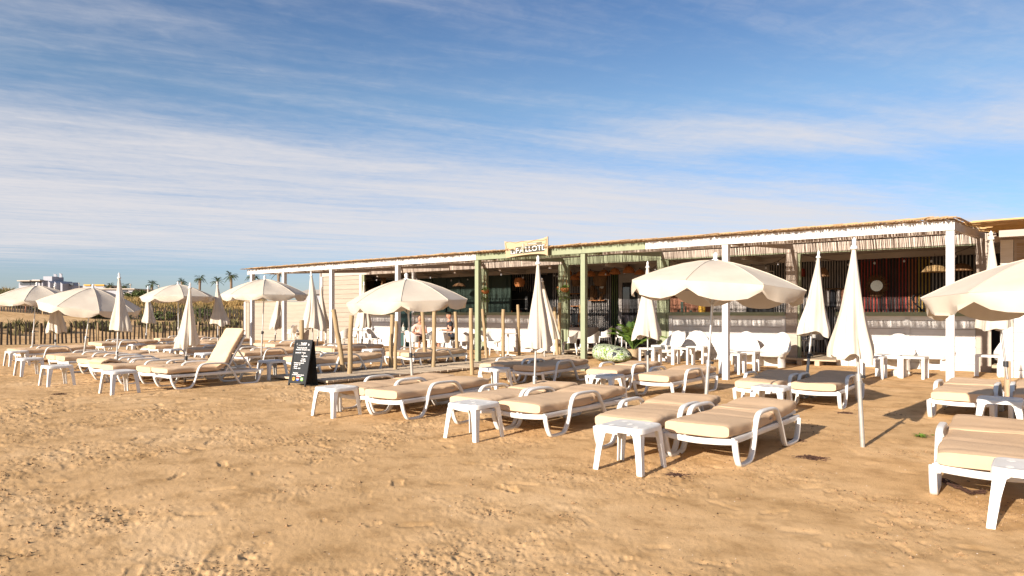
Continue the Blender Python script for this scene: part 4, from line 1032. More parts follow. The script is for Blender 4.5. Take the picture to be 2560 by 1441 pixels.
# x = middle of the foot end, y = foot end; row 1 nearest the camera
LO = [
 (-.36, 6.30, 'nearest beige lounger, cut off by the right edge beside the front side table', 0, 0),
 (-2.66, 6.30, 'beige lounger right of the nearest centre side table, its armrest loop fully in view', 0, 0),
 (-3.40, 6.22, 'beige lounger directly behind the nearest centre side table, left one of that pair', 0, 0),
 (-4.95, 6.47, 'beige lounger right of the side table below the tall furled centre parasol', 0, 0),
 (-5.74, 6.48, 'beige lounger behind the side table below the tall furled centre parasol, left of its pair', 0, 0),
 (-7.26, 6.36, 'right-hand beige lounger in front of the open centre parasol, front leg dug in sand', 0, 0),
 (-8.04, 6.45, 'beige lounger right of the chalkboard and walkway start, behind a white side table', 0, 0),
 (-13.40, 6.18, 'lounger with its backrest raised steeply beside the black chalkboard', 0, 1),
 (-14.20, 6.25, 'flat lounger just left of the one with the raised backrest', 0, 0),
 (-15.18, 5.95, 'lounger whose front end stands between two white side tables on the left', 0, 0),
 (-16.00, 6.05, 'lounger with its mattress folded over in a lump at the foot end on the left', 0, 2),
 (-16.95, 6.35, 'frayed beige lounger left of the folded mattress in the front left row', 0, 0),
 (-17.80, 6.45, 'narrow strip of beige lounger behind the second side table from the left', 0, 0),
 (-19.16, 6.45, 'puffy-ended beige lounger right of the pole of the tilted open parasol', 0, 0),
 (-19.95, 6.50, 'beige lounger under the tilted open parasol, left one of its pair', 0, 0),
 (-23.55, 6.83, 'beige lounger at the far left beside the leftmost open parasol pole', 0, 0),
 (-24.35, 6.88, 'beige lounger cut off by the left edge in the front row', 0, 0),
 # row 2
 (-.02, 11.15, 'shaded lounger cut off at the right edge beside the right-hand side table in shade', 0, 0),
 (-.93, 10.98, 'sunlit beige lounger in the second row behind the side table at the right edge', 0, 0),
 (-2.83, 11.15, 'lounger half in parasol shade, left of the tallest furled parasol pole', 0, 0),
 (-3.60, 10.85, 'lounger with shaded foot end behind the blue-shaded side table right of the big open parasol', 0, 0),
 (-5.35, 10.75, 'beige lounger behind the big open parasol pole with thick rumpled foot end', 0, 0),
 (-6.60, 11.20, 'beige lounger left of the big open parasol pole, behind a half-shaded table', 0, 0),
 (-8.26, 11.05, 'partly shaded lounger right of the shaded table near the walkway', 0, 0),
 (-9.20, 11.10, 'beige lounger between the last near stake and the tall furled centre parasol', 0, 0),
 (-13.55, 9.64, 'beige lounger right behind the chalkboard with two stakes in front of it', 0, 0),
 (-14.35, 9.75, 'beige lounger behind the chalkboard, left one of its pair', 0, 0),
 (-17.35, 10.10, 'beige lounger left of the chalkboard behind the grey shaded side table', 0, 0),
 (-18.15, 10.20, 'beige lounger behind the raised backrest next to the tall parasol pole', 0, 0),
 (-20.00, 10.10, 'shaded beige lounger between the leftmost furled foreground parasol and the raised backrest', 0, 0),
 (-20.85, 10.20, 'lounger left of the shaded table behind the furled parasol with knotted hem', 0, 0),
 (-23.10, 10.40, 'round-ended beige lounger behind the front left row near the paling fence', 0, 0),
 (-23.95, 10.50, 'beige lounger next to the white table by the paling fence', 0, 0),
 (-26.8, 10.2, 'beige lounger along the paling fence under the leftmost furled parasol', 0, 0),
 (-27.6, 10.3, 'lounger nearest the paling fence on the far left', 0, 0),
 # row 3
 (-13.45, 12.75, 'beige lounger behind the leaning stakes with a worn rounded foot end', 0, 0),
 (-14.35, 12.95, 'lounger behind the stakes beside the white table on the terrace edge', 0, 0),
 (-17.15, 12.9, 'lounger right behind the dark parasol pole in the third row', 0, 0),
 (-17.95, 13.0, 'lounger in the third row between the two furled parasols near the terrace', 0, 0),
 (-21.0, 13.4, 'third-row lounger in parasol shade below the low white wall', 0, 0),
 (-21.85, 13.5, 'third-row lounger in front of the left end of the low white wall', 0, 0),
 (-25.6, 13.3, 'pale-ended lounger near the fence corner behind the raised backrest', 0, 0),
 (-26.45, 13.4, 'lounger near the fence corner left of the pale-ended one', 0, 0),
 (-29.5, 13.5, 'farthest lounger right along the near paling fence', 0, 0),
]
for (x, y, lab, rz, stl) in LO: lounger((x - .33) * .9575 + .33, y * .9575, lab, rz, stl, far=DEP(x, y) > 16)

# ------------------------------------------------------------------ white resin side tables
TH = .40
def table_top_mesh():
    b = MB(); n = 40; rows = []; s = .225
    def ring(half, z, ex=7.0): return [(math.copysign(abs(math.cos(2 * math.pi * (k + .5) / n)) ** (2 / ex), math.cos(2 * math.pi * (k + .5) / n)) * half, math.copysign(abs(math.sin(2 * math.pi * (k + .5) / n)) ** (2 / ex), math.sin(2 * math.pi * (k + .5) / n)) * half, z) for k in range(n)]
    rows = [ring(s - .012, TH - .05), ring(s + .002, TH - .05), ring(s, TH - .018), ring(s - .004, TH - .006), ring(s - .016, TH), ring(s - .03, TH - .003), ring(s * .5, TH - .004), ring(.01, TH - .004)]
    b.grid(rows, True); return b.mesh('table_top', M['plastic'], True, 50)
def cup_mesh():
    return MB().lathe([(.027, TH - .0038), (.028, TH - .0024), (.025, TH - .0022), (.023, TH - .0036), (.001, TH - .0037)], 18).mesh('cup_recess', M['plastic'], True)
def table_leg_mesh():
    b = MB(); h = .205; t = .012; w0, w1 = .075, .05; o0, o1 = h, h + .038
    def L(o, w, z): return [(o, o, z), (o - w, o, z), (o - w, o - t, z), (o - t, o - t, z), (o - t, o - w, z), (o, o - w, z)]
    secs = [L(o1, w1, 0), L((o0 + o1) / 2, (w0 + w1) / 2 - .004, TH * .5), L(o0 + .006, w0, TH * .82), L(o0, w0 + .035, TH - .045), L(o0, w0 + .05, TH - .02)]
    b.grid(secs, True); b.f.append(tuple(range(5, -1, -1))); return b.mesh('leg', M['plastic'], True, 30)
tt, cup, tl = table_top_mesh(), cup_mesh(), table_leg_mesh()
GT = 'white resin side tables between the loungers'
def side_table(x, y, label, rz=0.0, far=False):
    t = thing('side_table', (x, y, gz(x, y) - .003), R(rz), label, 'side table', GT); link_mesh('table_top', tt, t)
    if not far:
        for (a, c) in ((0, 0), (.12, .12), (-.12, .12), (.12, -.12), (-.12, -.12)): link_mesh('cup_recess', cup, t, (a, c, 0))
    for k in range(4): link_mesh('leg', tl, t, (0, 0, 0), (0, 0, k * math.pi / 2))
def gtab(px, py):                         # centre from the photo position of the lowest (nearest) foot
    x, y = G(px, py); return x - .235, y + .235
def ttab(px, py):                         # centre from the photo position of the middle of the top
    return G(px, py, TH)
for (p, lab, rz) in (((G(2476, 1318)[0] + .22, G(2476, 1318)[1] + .23), 'nearest side table, cut off at the bottom right edge beside the nearest lounger', 0), (gtab(1604, 1192), 'side table standing in front of the nearest centre lounger pair', 0),
    (gtab(1190, 1108), 'side table in front of the loungers below the tall furled centre parasol', 0), (gtab(833, 1046), 'side table in the sand right of the chalkboard in front of the open centre parasol', 0),
    (gtab(277, 989), 'side table left of the lounger with the raised backrest', 2), (gtab(119, 969), 'second side table from the left edge, beside the frayed lounger', 0), (gtab(52, 942), 'third side table back along the left, before the puffy-ended lounger', 0), (gtab(23, 917), 'side table at the very left edge', 0),
    (gtab(671, 952), 'grey shaded side table just left of the chalkboard', 0), (ttab(1237, 919), 'blue-shaded side table right of the last near stake', 0), (ttab(1518, 937), 'half-shaded side table left of the pole of the big open parasol', 0),
    (ttab(1928, 963), 'shaded side table right of the big open parasol pole', 0), (ttab(2500, 994), 'shaded side table at the right edge behind the nearest lounger', 0), (ttab(931, 872), 'sunlit side table behind the stakes near the terrace', 0),
    (ttab(436, 872), 'dark shaded side table behind the furled parasol with the knotted hem', 0), (ttab(341, 860), 'white side table by the paling fence', 0), (ttab(516, 882), 'half-sunlit side table just left of the raised backrest', 0), (ttab(842, 862), 'pale side table behind the furled pink-toned parasol at the terrace', 0)):
    side_table(p[0], p[1], lab, rz)

# ------------------------------------------------------------------ parasols
def noise1(g, n): return [g.uniform(-1, 1) for _ in range(n)]
GO = 'open cream parasols'; GC = 'closed cream parasols'
def open_parasol(px, d, py_apex, R0, label, tilt=(0, 0), px_foot=None, val=.17, seed=0, knob=True, ppx=None, hf=.37):
    """px,py_apex: top; d: distance of the pole; R0 radius"""
    g = random.Random(seed); pf = px_foot if px_foot is not None else px
    xf, yf = D(pf, d); zt = EYE - (py_apex - HY) * d / FPX; xt, yt = D(px, d)
    t = thing('open_parasol', (xf, yf, gz(xf, yf)), g.uniform(0, .75), label, 'parasol', GO)
    base = t.matrix_basis.to_3x3() if False else None
    rz = t.rotation_euler.z; inv = Matrix.Rotation(-rz, 3, 'Z')
    top = inv @ Vector((xt - xf, yt - yf, zt - .05)); Tl = Matrix.Rotation(R(tilt[0]), 3, 'X') @ Matrix.Rotation(R(tilt[1]), 3, 'Y')
    Tl = inv @ Tl @ Matrix.Rotation(rz, 3, 'Z')
    H = R0 * hf; nu = 8; nv = 12; b = MB(); rows = []
    def rim(k, j):
        """rib index k, sub j in 0..6 -> angle and panel sag factor"""
        u = j / 6; a = (k + u) * 2 * math.pi / nu; da = (u - .5) * 2 * math.pi / nu
        return u, a, math.cos(math.pi / nu) / math.cos(da)
    ph = g.uniform(0, 6)
    for i in range(nv + 1):
        s = i / nv; row = []
        for k in range(nu):
            for j in range(6):
                u, a, ch = rim(k, j); f = 1 - (1 - ch) * min(1, s * 1.4); r = R0 * s * f
                sag = .02 * R0 * math.sin(math.pi * u) * math.sin(math.pi * min(1, s * 1.1)) * (1 + .3 * math.sin(k * 2 + ph))
                z = -H * s ** 1.6 - sag - .004 * math.sin(40 * s + k) * s * math.sin(math.pi * u)
                row.append(top + Tl @ Vector((r * math.cos(a), r * math.sin(a), z)))
        rows.append(row)
    for k in range(nu): b.grid([[row[(k * 6 + j) % (nu * 6)] for j in range(7)] for row in rows])
    b.build('canopy', M['canvas'], t, True, 60)
    b = MB(); rows = []
    for q in range(6):
        row = []
        for k in range(nu):
            for j in range(6):
                u, a, ch = rim(k, j); f = ch; dp = val * (.42 + .58 * math.sin(math.pi * u) ** .55) * (1 + .10 * math.sin(k * 1.7 + ph))
                w = q / 5; fl = 1 + .018 * w * math.sin(k * 5.1 + j * 1.9 + ph) * 1.5 - .03 * w * w
                r = R0 * f * fl + (.018 * math.sin(j * 2.1 + k) * w)
                row.append(top + Tl @ Vector((r * math.cos(a), r * math.sin(a), -H - .002 - dp * w)))
        rows.append(row)
    b.grid(rows, True); b.build('valance', M['canvas'], t, True, 35)
    b = MB(); n_ = Tl @ Vector((0, 0, 1)); bb = [(top + n_ * z, r) for z, r in ((-.02, .05), (.01, .045), (.025, .022), (.05, .03), (.075, .032), (.095, .018), (.105, .004))]
    b.tube([p for p, _ in bb], [r for _, r in bb], 10); b.build('finial', M['plastic'], t, True)
    b = MB()
    for k in range(nu):
        a = k * 2 * math.pi / nu; pts = [top + Tl @ Vector((R0 * s * math.cos(a), R0 * s * math.sin(a), -H * s ** 1.6 + .003)) for s in (.05, .2, .4, .6, .8, 1)]
        b.tube(pts, .0055, 4)
    b.build('seams', M['seam'], t)
    for k in range(nu):
        a = k * 2 * math.pi / nu; pts = [top + Tl @ Vector((R0 * s * math.cos(a) * .99, R0 * s * math.sin(a) * .99, -H * s ** 1.6 - .012)) for s in (.05, .3, .6, .85, 1)]
        MB().tube(pts, .006, 5).build('rib', M['steel'], t)
        hub = top + n_ * -.62; mid = top + Tl @ Vector((R0 * .5 * math.cos(a), R0 * .5 * math.sin(a), -H * .3 - .015))
    b = MB()
    for k in range(nu):
        a = k * 2 * math.pi / nu; hub = top * .0 + top + Tl @ Vector((0, 0, -.55)); mid = top + Tl @ Vector((R0 * .5 * math.cos(a), R0 * .5 * math.sin(a), -H * .3 - .015)); b.tube([hub, mid], .005, 4)
    b.build('stretchers', M['steel'], t)
    pole(t, Vector((0, 0, -.25)), top, zt, g, R0)
    return t
def pole(t, foot, top, zt, g, s, dark=False, split=.45, upper='steel', lower='alu'):
    mid = foot.lerp(top, split)
    MB().tube([foot, mid], .0235, 10).build('lower_pole', M['black_pl' if dark else lower], t, True, 50)
    MB().tube([foot.lerp(top, split - .12), top], .016, 8).build('upper_pole', M[upper], t, True, 50)
    d = (top - foot).normalized(); c = MB(); c.tube([mid - d * .05, mid + d * .03], .031, 10).build('clamp', M['black_pl' if g.random() < .4 else 'steel'], t, True, 50)
    side = Vector((1, -.3, 0)).normalized(); MB().tube([mid + side * .02, mid + side * .065], [.012, .02], 6).build('knob', M['black_pl'], t, True, 50)
def closed_parasol(px_tip, py_tip, px_bot, py_bot, wid, d, px_foot, label, seed=0, dark=False, split=.38, flare=0.0, folds=6, depth=.30, upper='steel', wood=False, neck=.055):
    """tip and hem of the furled canopy as seen in the photo at distance d; wid = hem width in photo px"""
    g = random.Random(seed); xf, yf = D(px_foot, d); xt, yt = D(px_tip, d); xb, yb = D(px_bot, d)
    zt = EYE - (py_tip - HY) * d / FPX; zb = EYE - (py_bot - HY) * d / FPX; w = wid * d / FPX / 2
    zf = gz(xf, yf); t = thing('closed_parasol', (xf, yf, zf), 0, label, 'parasol', GC)
    tip = Vector((xt - xf, yt - yf, zt - zf)); bot = Vector((xb - xf, yb - yf, zb - zf))
    b = MB(); nc = folds * 12; nr = 34; rows = []
    amp = [g.uniform(.55, 1.15) for _ in range(folds)]; wdt = [g.uniform(.7, 1.3) for _ in range(folds)]; tot = sum(wdt); cum = [0]
    for q in wdt: cum.append(cum[-1] + q / tot)
    tw = g.uniform(-.35, .35); lenv = [g.uniform(-.04, .05) for _ in range(folds)]; ph = g.uniform(0, 6)
    for i in range(nr + 1):
        s = i / nr; row = []
        # slim neck, then widening almost linearly, softly tucked in at the hem
        prof = neck * min(1, s / .04) ** .5 * (1 - s) + (.10 + .90 * s ** 1.12) * s ** .35 * (1 - neck * 0)
        if s > .93: prof *= 1 - (s - .93) * 1.1
        for k in range(folds):
            for j in range(12):
                u = j / 12; a = (cum[k] + u * (cum[k + 1] - cum[k])) * 2 * math.pi + tw * s + .10 * math.sin(3 * s + k)
                f = math.sin(math.pi * u) ** .8; dd_ = depth * (.35 + .65 * s) * amp[k]
                r = w * prof * (1 - dd_ + dd_ * f + .06 * math.sin(2 * math.pi * u * 2 + k + 4 * s) * s + .04 * math.sin(11 * s + 2 * a + ph))
                z = s + (lenv[k] * math.sin(math.pi * u) + .012 * math.sin(a * 5 + ph)) * s ** 6
                c = tip.lerp(bot, z); row.append(c + Vector((r * math.cos(a) * 1.0, r * math.sin(a) * 1.0, 0)))
        rows.append(row)
    b.grid(rows, True); b.build('furled_canopy', M['canvas'], t, True, 75)
    ax = (tip - bot).normalized(); c = tip
    b = MB(); k = max(.6, min(1, w / .22)); bb = [(-.035, .05), (-.02, .058), (.0, .045), (.015, .026), (.045, .032), (.07, .03), (.09, .012), (.096, .002)]
    b.tube([c + ax * z for z, _ in bb], [r * .68 for _, r in bb], 10); b.build('finial', M['plastic'], t, True)
    b = MB(); q = tip.lerp(bot, .55)
    foot = Vector((0, 0, -.25)); top = tip.lerp(bot, .25)
    if wood:
        MB().tube([foot, foot + Vector((0, 0, .95)) + (top - foot).normalized() * .0], [.045, .04], 10).build('wooden_stake', M['wood_pole'], t, True, 50)
        p0 = Vector((0, 0, .45)); MB().tube([p0 + Vector((0, -.05, 0)), top + Vector((0, -.02, 0))], .016, 8).build('upper_pole', M['steel'], t, True, 50)
        MB().tube([Vector((-.02, -.05, .62)), Vector((-.02, -.05, .70))], .035, 8).build('clamp', M['black_pl'], t, True, 50)
    else: pole(t, foot, top, zt, g, 1, dark, split, upper)
    return t
open_parasol(1788, 8.45, 643, 1.075, 'large open parasol in the right centre, nearest fully visible one', (-3, 3), 1757, .19, 1, hf=.31)
open_parasol(1016, 10.9, 691, .96, 'open parasol in the centre between the walkway stakes and the green posts', (2, -1), 1036, .17, 2)
open_parasol(2640, 5.75, 622, .985, 'open parasol cut off by the right edge', (-2, -1), 2632, .18, 3, hf=.35)
open_parasol(662, 18.0, 694, 1.08, 'open parasol in front of the left end of the pergola', (1, 1), 651, .17, 4)
open_parasol(445, 22.5, 708, 1.13, 'open parasol on the left with two skyline palms behind it', (0, -1), 447, .17, 5)
open_parasol(232, 17.3, 716, 1.16, 'tilted open parasol on the left with a leaning pole', (-3, 9), 202, .20, 6)
open_parasol(92, 20.2, 710, 1.20, 'leftmost open parasol below the hotel', (0, 1), 77, .18, 7)
closed_parasol(2135, 616, 2127, 895, 118, 7.15, 2160, 'tallest and nearest furled parasol, its full pole standing in bare sand', 21, split=.48, flare=.1)
closed_parasol(2046, 641, 2033, 835, 84, 11.3, 2008, 'furled parasol just left of the nearest one, in front of the doorway', 22, split=.42)
closed_parasol(2478, 594, 2486, 822, 88, 9.8, 2519, 'furled parasol behind the open one at the right edge, strapped to a wooden stake', 23, wood=True)
closed_parasol(1345, 656, 1345, 871, 78, 9.5, 1332, 'tall slim furled parasol in the centre, right of the name board', 24, split=.36, folds=7)
closed_parasol(1356, 703, 1380, 845, 52, 19.8, 1361, 'furled parasol half hidden behind the tall slim one in the centre', 25)
closed_parasol(1619, 666, 1617, 843, 78, 12.7, 1620, 'furled parasol in front of the wide green post, partly behind the big open one', 26, split=.42)
closed_parasol(910, 711, 908, 817, 46, 22.5, 902, 'furled parasol behind the open centre one with a black pole, at the terrace', 27, dark=True)
closed_parasol(778, 688, 787, 824, 66, 17.0, 783, 'wide furled parasol with deep pink-grey folds behind the chalkboard', 28, folds=9, depth=.42, upper='alu')
closed_parasol(803, 718, 806, 822, 40, 23.0, 789, 'thin furled parasol half hidden behind the wide pleated one', 29, dark=True)
closed_parasol(699, 722, 691, 819, 38, 26.5, 684, 'furled parasol below the open one, in front of the low white wall', 30, dark=True)
closed_parasol(543, 711, 549, 812, 52, 23.0, 545, 'furled parasol with a ragged skewed hem near the end of the fence', 31)
closed_parasol(475, 718, 468, 866, 62, 13.8, 460, 'furled parasol with a knotted hem just left of the raised backrest', 32, split=.40, folds=7)
closed_parasol(370, 721, 373, 808, 35, 26.0, 363, 'thin furled parasol behind the third open parasol', 33, dark=True)
closed_parasol(298, 693, 302, 828, 58, 14.5, 289, 'tall furled parasol on the left overlapping the tilted open one', 34, split=.38)
closed_parasol(137, 716, 142, 830, 49, 21.0, 139, 'shaded furled parasol with its tip hidden behind the tilted open one', 35)

# ------------------------------------------------------------------ round wooden stakes along the walkway
SK = [(754, 801, 757, 938, .052, 'stake standing behind the chalkboard'), (834, 774, 864, 937, .052, 'stake leaning strongly to the right of the chalkboard'), (878, 789, 873, 943, .052, 'upright stake beside the strongly leaning one'),
 (981, 787, 976, 926, .052, 'thick stake left of the open centre parasol pole, one of two touching'), (993, 803, 986, 931, .04, 'thin crooked stake touching the thick one'), (1054, 765, 1066, 916, .048, 'cracked stake leaning beside the open parasol pole'),
 (1086, 778, 1083, 925, .052, 'stake in front of the seated man, shaded at its base'), (1139, 780, 1145, 908, .045, 'slim stake right of the seated man'), (1177, 771, 1180, 938, .045, 'tall stake standing before the left green post'),
 (1206, 773, 1219, 900, .045, 'stake just right of the left green post'), (1258, 774, 1257, 897, .055, 'stout upright stake before the counter'), (1295, 762, 1299, 893, .05, 'stake left of the tall furled centre parasol'),
 (1386, 768, 1395, 893, .05, 'stake behind the tall furled centre parasol, left of two'), (1399, 757, 1398, 891, .055, 'tall stake right behind the tall furled centre parasol'), (1450, 762, 1462, 886, .05, 'stake half hidden behind the right green post'), (1544, 765, 1535, 872, .062, 'bulging stake beside the potted palm')]
g = random.Random(77)
for (p0, y0, p1, y1, r, lab) in SK:
    x, y = G(p1, y1); d = DEP(x, y); xt, yt = D(p0, d + g.uniform(-.15, .15)); zt = EYE - (y0 - HY) * d / FPX; z0 = gz(x, y)
    t = thing('wooden_stake', (x, y, z0), 0, lab + ' beside the walkway', 'wooden stake', 'round wooden stakes along the walkway')
    a = Vector((0, 0, -.25)); c = Vector((xt - x, yt - y, zt - z0)); pts = []
    for k in range(8):
        s = k / 7; q = a.lerp(c, s); q += Vector((g.uniform(-.009, .009), g.uniform(-.009, .009), 0)) * (2.2 if r == .04 else 1); pts.append(q)
    b = MB(); b.tube(pts, [r * (1.08 - .12 * k / 7 + g.uniform(-.03, .03)) for k in range(8)], 14); b.build('pole', M['stake'], t, True, 50)
    b = MB(); q = pts[-1] + Vector((-.015, -r * .93, -.05)); b.lathe([(.006, -.006), (.006, .006)], 6, q); q2 = pts[3] + Vector((0, -r * .98, 0)); b.bar(q2, pts[5] + Vector((.008, -r * .96, 0)), .004, .004); b.build('crack', M['crack'], t)

# ------------------------------------------------------------------ chalkboard
cbx, cby = G(742, 966); t = thing('chalkboard', (cbx, cby, gz(cbx, cby)), R(8), 'black A-frame chalkboard with the price list in white chalk beside the walkway', 'chalkboard')
w, h = .47, .90; lean = R(-12)
Rm = Matrix.Rotation(lean, 4, 'X')
def inc(b): b.v = [tuple(Rm @ Vector(v)) for v in b.v]; return b
inc(MB().box(-w / 2 + .032, w / 2 - .032, -.006, .006, .10, h - .045)).build('panel', M['board'], t)
for (a, c, e, f) in ((-w / 2, -w / 2 + .03, 0, h), (w / 2 - .03, w / 2, 0, h), (-w / 2 + .031, w / 2 - .031, h - .043, h), (-w / 2 + .031, w / 2 - .031, .05, .098)):
    inc(MB().box(a, c, -.014, .012, e, f)).build('frame_rail', M['board'], t)
b = MB(); Rb = Matrix.Rotation(R(11), 4, 'X'); off = Vector((0, 2 * math.sin(R(11)) * h * .96, 0)); b.box(-w / 2, w / 2, .014, .026, .0, h * .97)
b.v = [tuple(Rb @ Vector((v[0], v[1] , v[2])) + Vector((0, 2 * math.sin(R(11.5)) * h * .97, 0))) if False else (v[0], v[1] + .20 + (h - v[2]) * .10, v[2] * .98) for v in b.v]
b.build('back_board', M['board'], t)
lines = [('TARIF', .070, -.07, .915), ('Transat Journ\u00e9e 18\u20ac', .036, -.165, .835), ('Demi-journ\u00e9e, 15\u20ac \u00e0 partir de 14h00', .028, -.185, .795), ('Journ\u00e9e 22\u20ac   Transat', .034, -.185, .725),
 ('+', .03, .05, .69), ('Petit serviette', .03, .01, .655), ('+', .03, .05, .625), ('1 bouteille', .03, .01, .59), ('Pain Soda', .04, .0, .545), ('Se d\u00e9couvre \u00e0 la location lit', .027, -.185, .50), ('- Serviette   2\u20ac', .032, -.185, .46),
 ('- Parasol', .032, -.185, .42), ('- Transat - lit 5\u20ac', .032, -.185, .38), ('Restaurant', .034, -.165, .275), ('Pour l\'achat d\'un menu au restaurant', .024, -.185, .24), ('-10% transat', .03, -.06, .205)]
for s, size, x, z in lines:
    size, x, z = size * .88, x * .9, z * .874
    p = Rm @ Vector((x, -.008, z)); text(t, 'chalk_line', s, size, p.x, p.z, M['chalk'], .0005, .0012, p.y, 0, 1.0, 'LEFT', R(90) + lean)
def disc(cx, cz, r, m, yy=-.0085, n=16, half=None, parent=t, name='sticker'):
    pts = []
    for k in range(n + 1 if half else n):
        a = (k / n) * (math.pi if half else 2 * math.pi) + (0 if half != 'b' else math.pi); pts.append(Rm @ Vector((cx + r * math.cos(a), yy, cz + r * math.sin(a))))
    MB().add(pts, [tuple(range(len(pts)))]).build(name, m, parent)
disc(-.11, .135, .036, M['yellow']); disc(0, .135, .036, M['chalk']); disc(.11, .135, .036, M['greenp'])
disc(0, .140, .034, M['redp'], -.0105, 14, 'a'); disc(0, .130, .034, M['bluep'], -.0105, 14, 'b'); disc(.11, .14, .02, M['chalk'], -.0105)
for z in (.128, .142): inc(MB().box(-.13, -.09, -.0125, -.0105, z, z + .009)).build('print', M['redp'], t)
inc(MB().box(-.165, -.159, -.0095, -.0085, .79, .83)).build('chalk_mark', M['chalk'], t)
inc(MB().box(-.12, .08, -.0095, -.0085, .788, .792)).build('chalk_mark', M['chalk'], t)
inc(MB().box(.14, .165, -.0095, -.0085, .79, .82)).build('chalk_mark', M['chalk'], t)

# ------------------------------------------------------------------ terrace furniture
# tub lounge chairs in front of the counters
def tub_mesh(seed=0):
    b = MB(); n = 30; rows = []
    # shell: from front-left arm round the back to the front-right arm; each row goes from floor to rim
    for i in range(n + 1):
        s = i / n; a = R(-38) + (R(256)) * s         # 0 = +x, 90 = +y (back)
        backness = max(0, math.sin(a)); armf = 1 - backness
        top = .36 + .44 * backness ** 2.2 if backness > 0 else .36 - .10 * (-math.sin(a))
        ro = .36; row = []
        for (z, r) in ((0.0, .24 + .04), (.06, .25 + .03), (.20, .27), (.30, .31), (top * .8, .345), (top, .37 + .03 * backness), (top - .01, .335 + .03 * backness), (.36, .27), (.31, .24)):
            z = min(z, top)
            row.append((r * math.cos(a) * 1.02, r * math.sin(a) * .98 + .02 + (.14 * max(0, z - .3) if backness > 0 else 0), z))
        rows.append(row)
    b.grid(rows); return b.mesh('shell', M['plastic'], True, 70)
tubm = tub_mesh()
seatm = MB().lathe([(.30, .25), (.31, .30), (.29, .325), (.15, .315), (.001, .31)], 24).mesh('seat', M['plastic'], True)
GB = 'white tub chairs in front of the counters'
def tub(px, py, rz, label, s=1.0):
    x, y = G(px, py); t = thing('tub_chair', (x, y, gz(x, y)), R(rz), label, 'chair', GB)
    link_mesh('shell', tubm, t, sc=(s, s, s)); link_mesh('seat', seatm, t, sc=(s, s, s))
for a in ((1662, 905, -20, 'white tub chair left of the first cube table, beside the beanbag'), (1738, 902, 15, 'white tub chair between two cube tables under the big open parasol'), (1858, 912, 10, 'white tub chair right of the front pergola post'),
    (1930, 918, -12, 'large white tub chair beside the wide white facade post'), (2145, 915, 20, 'white tub chair behind the nearest furled parasol'), (2238, 925, 0, 'white tub chair behind the pair of cube tables on the right'),
    (2335, 925, -25, 'white tub chair right of the pair of cube tables'), (2425, 925, 10, 'white tub chair behind the sunlit second-row lounger on the right'), (2535, 930, 0, 'white tub chair at the right edge against the annex')): tub(*a, s=1.12)
# slab-sided cube tables
def slab_table():
    b = MB(); s = .24; h = .47; t_ = .035
    return (MB().box(-s, s, -s, s, h - .04, h).mesh('table_top', M['plastic']), MB().box(s - .085, s, s - .05, s, 0, h - .041).mesh('leg', M['plastic']))
stt, stl_ = slab_table()
def cube_table(px, py, rz, label):
    x, y = G(px, py); t = thing('cube_table', (x, y, gz(x, y)), R(rz), label, 'side table', 'white cube tables on the terrace edge'); link_mesh('table_top', stt, t)
    for k in range(4): link_mesh('leg', stl_, t, rot=(0, 0, k * math.pi / 2))
for a in ((1625, 912, 0, 'white cube table nearest the furled parasol and beanbag'), (1655, 903, 5, 'white cube table behind the first one by the beanbag'), (1708, 912, 0, 'white cube table left of the leaning steel pole'), (1742, 908, 8, 'white cube table right behind the leaning steel pole'),
    (1832, 935, 0, 'nearest cube table, right beside the front white pergola post'), (1868, 930, 4, 'cube table right of the front white pergola post'), (2182, 945, 0, 'cube table right of the nearest furled parasol'), (2222, 940, 3, 'cube table with a pale rock beneath it'), (2285, 945, -4, 'cube table standing open in sun right of the pale rock'), (2470, 940, 0, 'cube table in front of the annex at the right')): cube_table(*a)
g = random.Random(4)
x, y = G(2250, 940); t = thing('pale_rock', (x, y, 0), 0, 'pale angular rock lying under the cube tables', 'rock'); b = MB()
b.lathe([(.16, -.02), (.19, .05), (.17, .11), (.09, .15), (.01, .155)], 9); b.v = [(v[0] * g.uniform(.9, 1.1), v[1] * g.uniform(.8, 1), v[2]) for v in b.v]; b.build('rock', M['stone'], t, True, 30)

# bucket chairs on the terrace: seat shell with back, four splayed legs
def bucket_parts():
    sh = MB(); rows = []; n = 20
    for i in range(n + 1):
        a = R(-15) + R(210) * i / n; bk = max(0, math.sin(a)) ; top = .62 + .20 * bk ** 1.5; row = []
        for (z, r) in ((.43, .21), (.50, .235), (.60, .25), (top, .265), (top - .008, .25), (.60, .235), (.47, .20)): row.append((r * math.cos(a), r * math.sin(a) * .95 + .10 * max(0, z - .5), min(z, top)))
        rows.append(row)
    sh.grid(rows); st_ = MB().lathe([(.20, .42), (.225, .445), (.21, .465), (.01, .455)], 18)
    lg = MB().tube([(.24, .24, 0), (.19, .18, .43)], [.015, .022], 6)
    return sh.mesh('shell', M['plastic_old'], True, 60), st_.mesh('seat', M['plastic_old'], True), lg.mesh('leg', M['plastic_old'], True)
bs, bst, bl = bucket_parts()
def bucket(px, dpt, rz, label, s=1.0):
    x, y = D(px, dpt); z0 = .16 if y > YI + .1 else gz(x, y); t = thing('bucket_chair', (x, y, z0), R(rz), label, 'chair', 'white bucket chairs at the tables')
    link_mesh('shell', bs, t, sc=(s, s, s)); link_mesh('seat', bst, t, sc=(s, s, s))
    for k in range(4): link_mesh('leg', bl, t, rot=(0, 0, k * math.pi / 2), sc=(s, s, s))
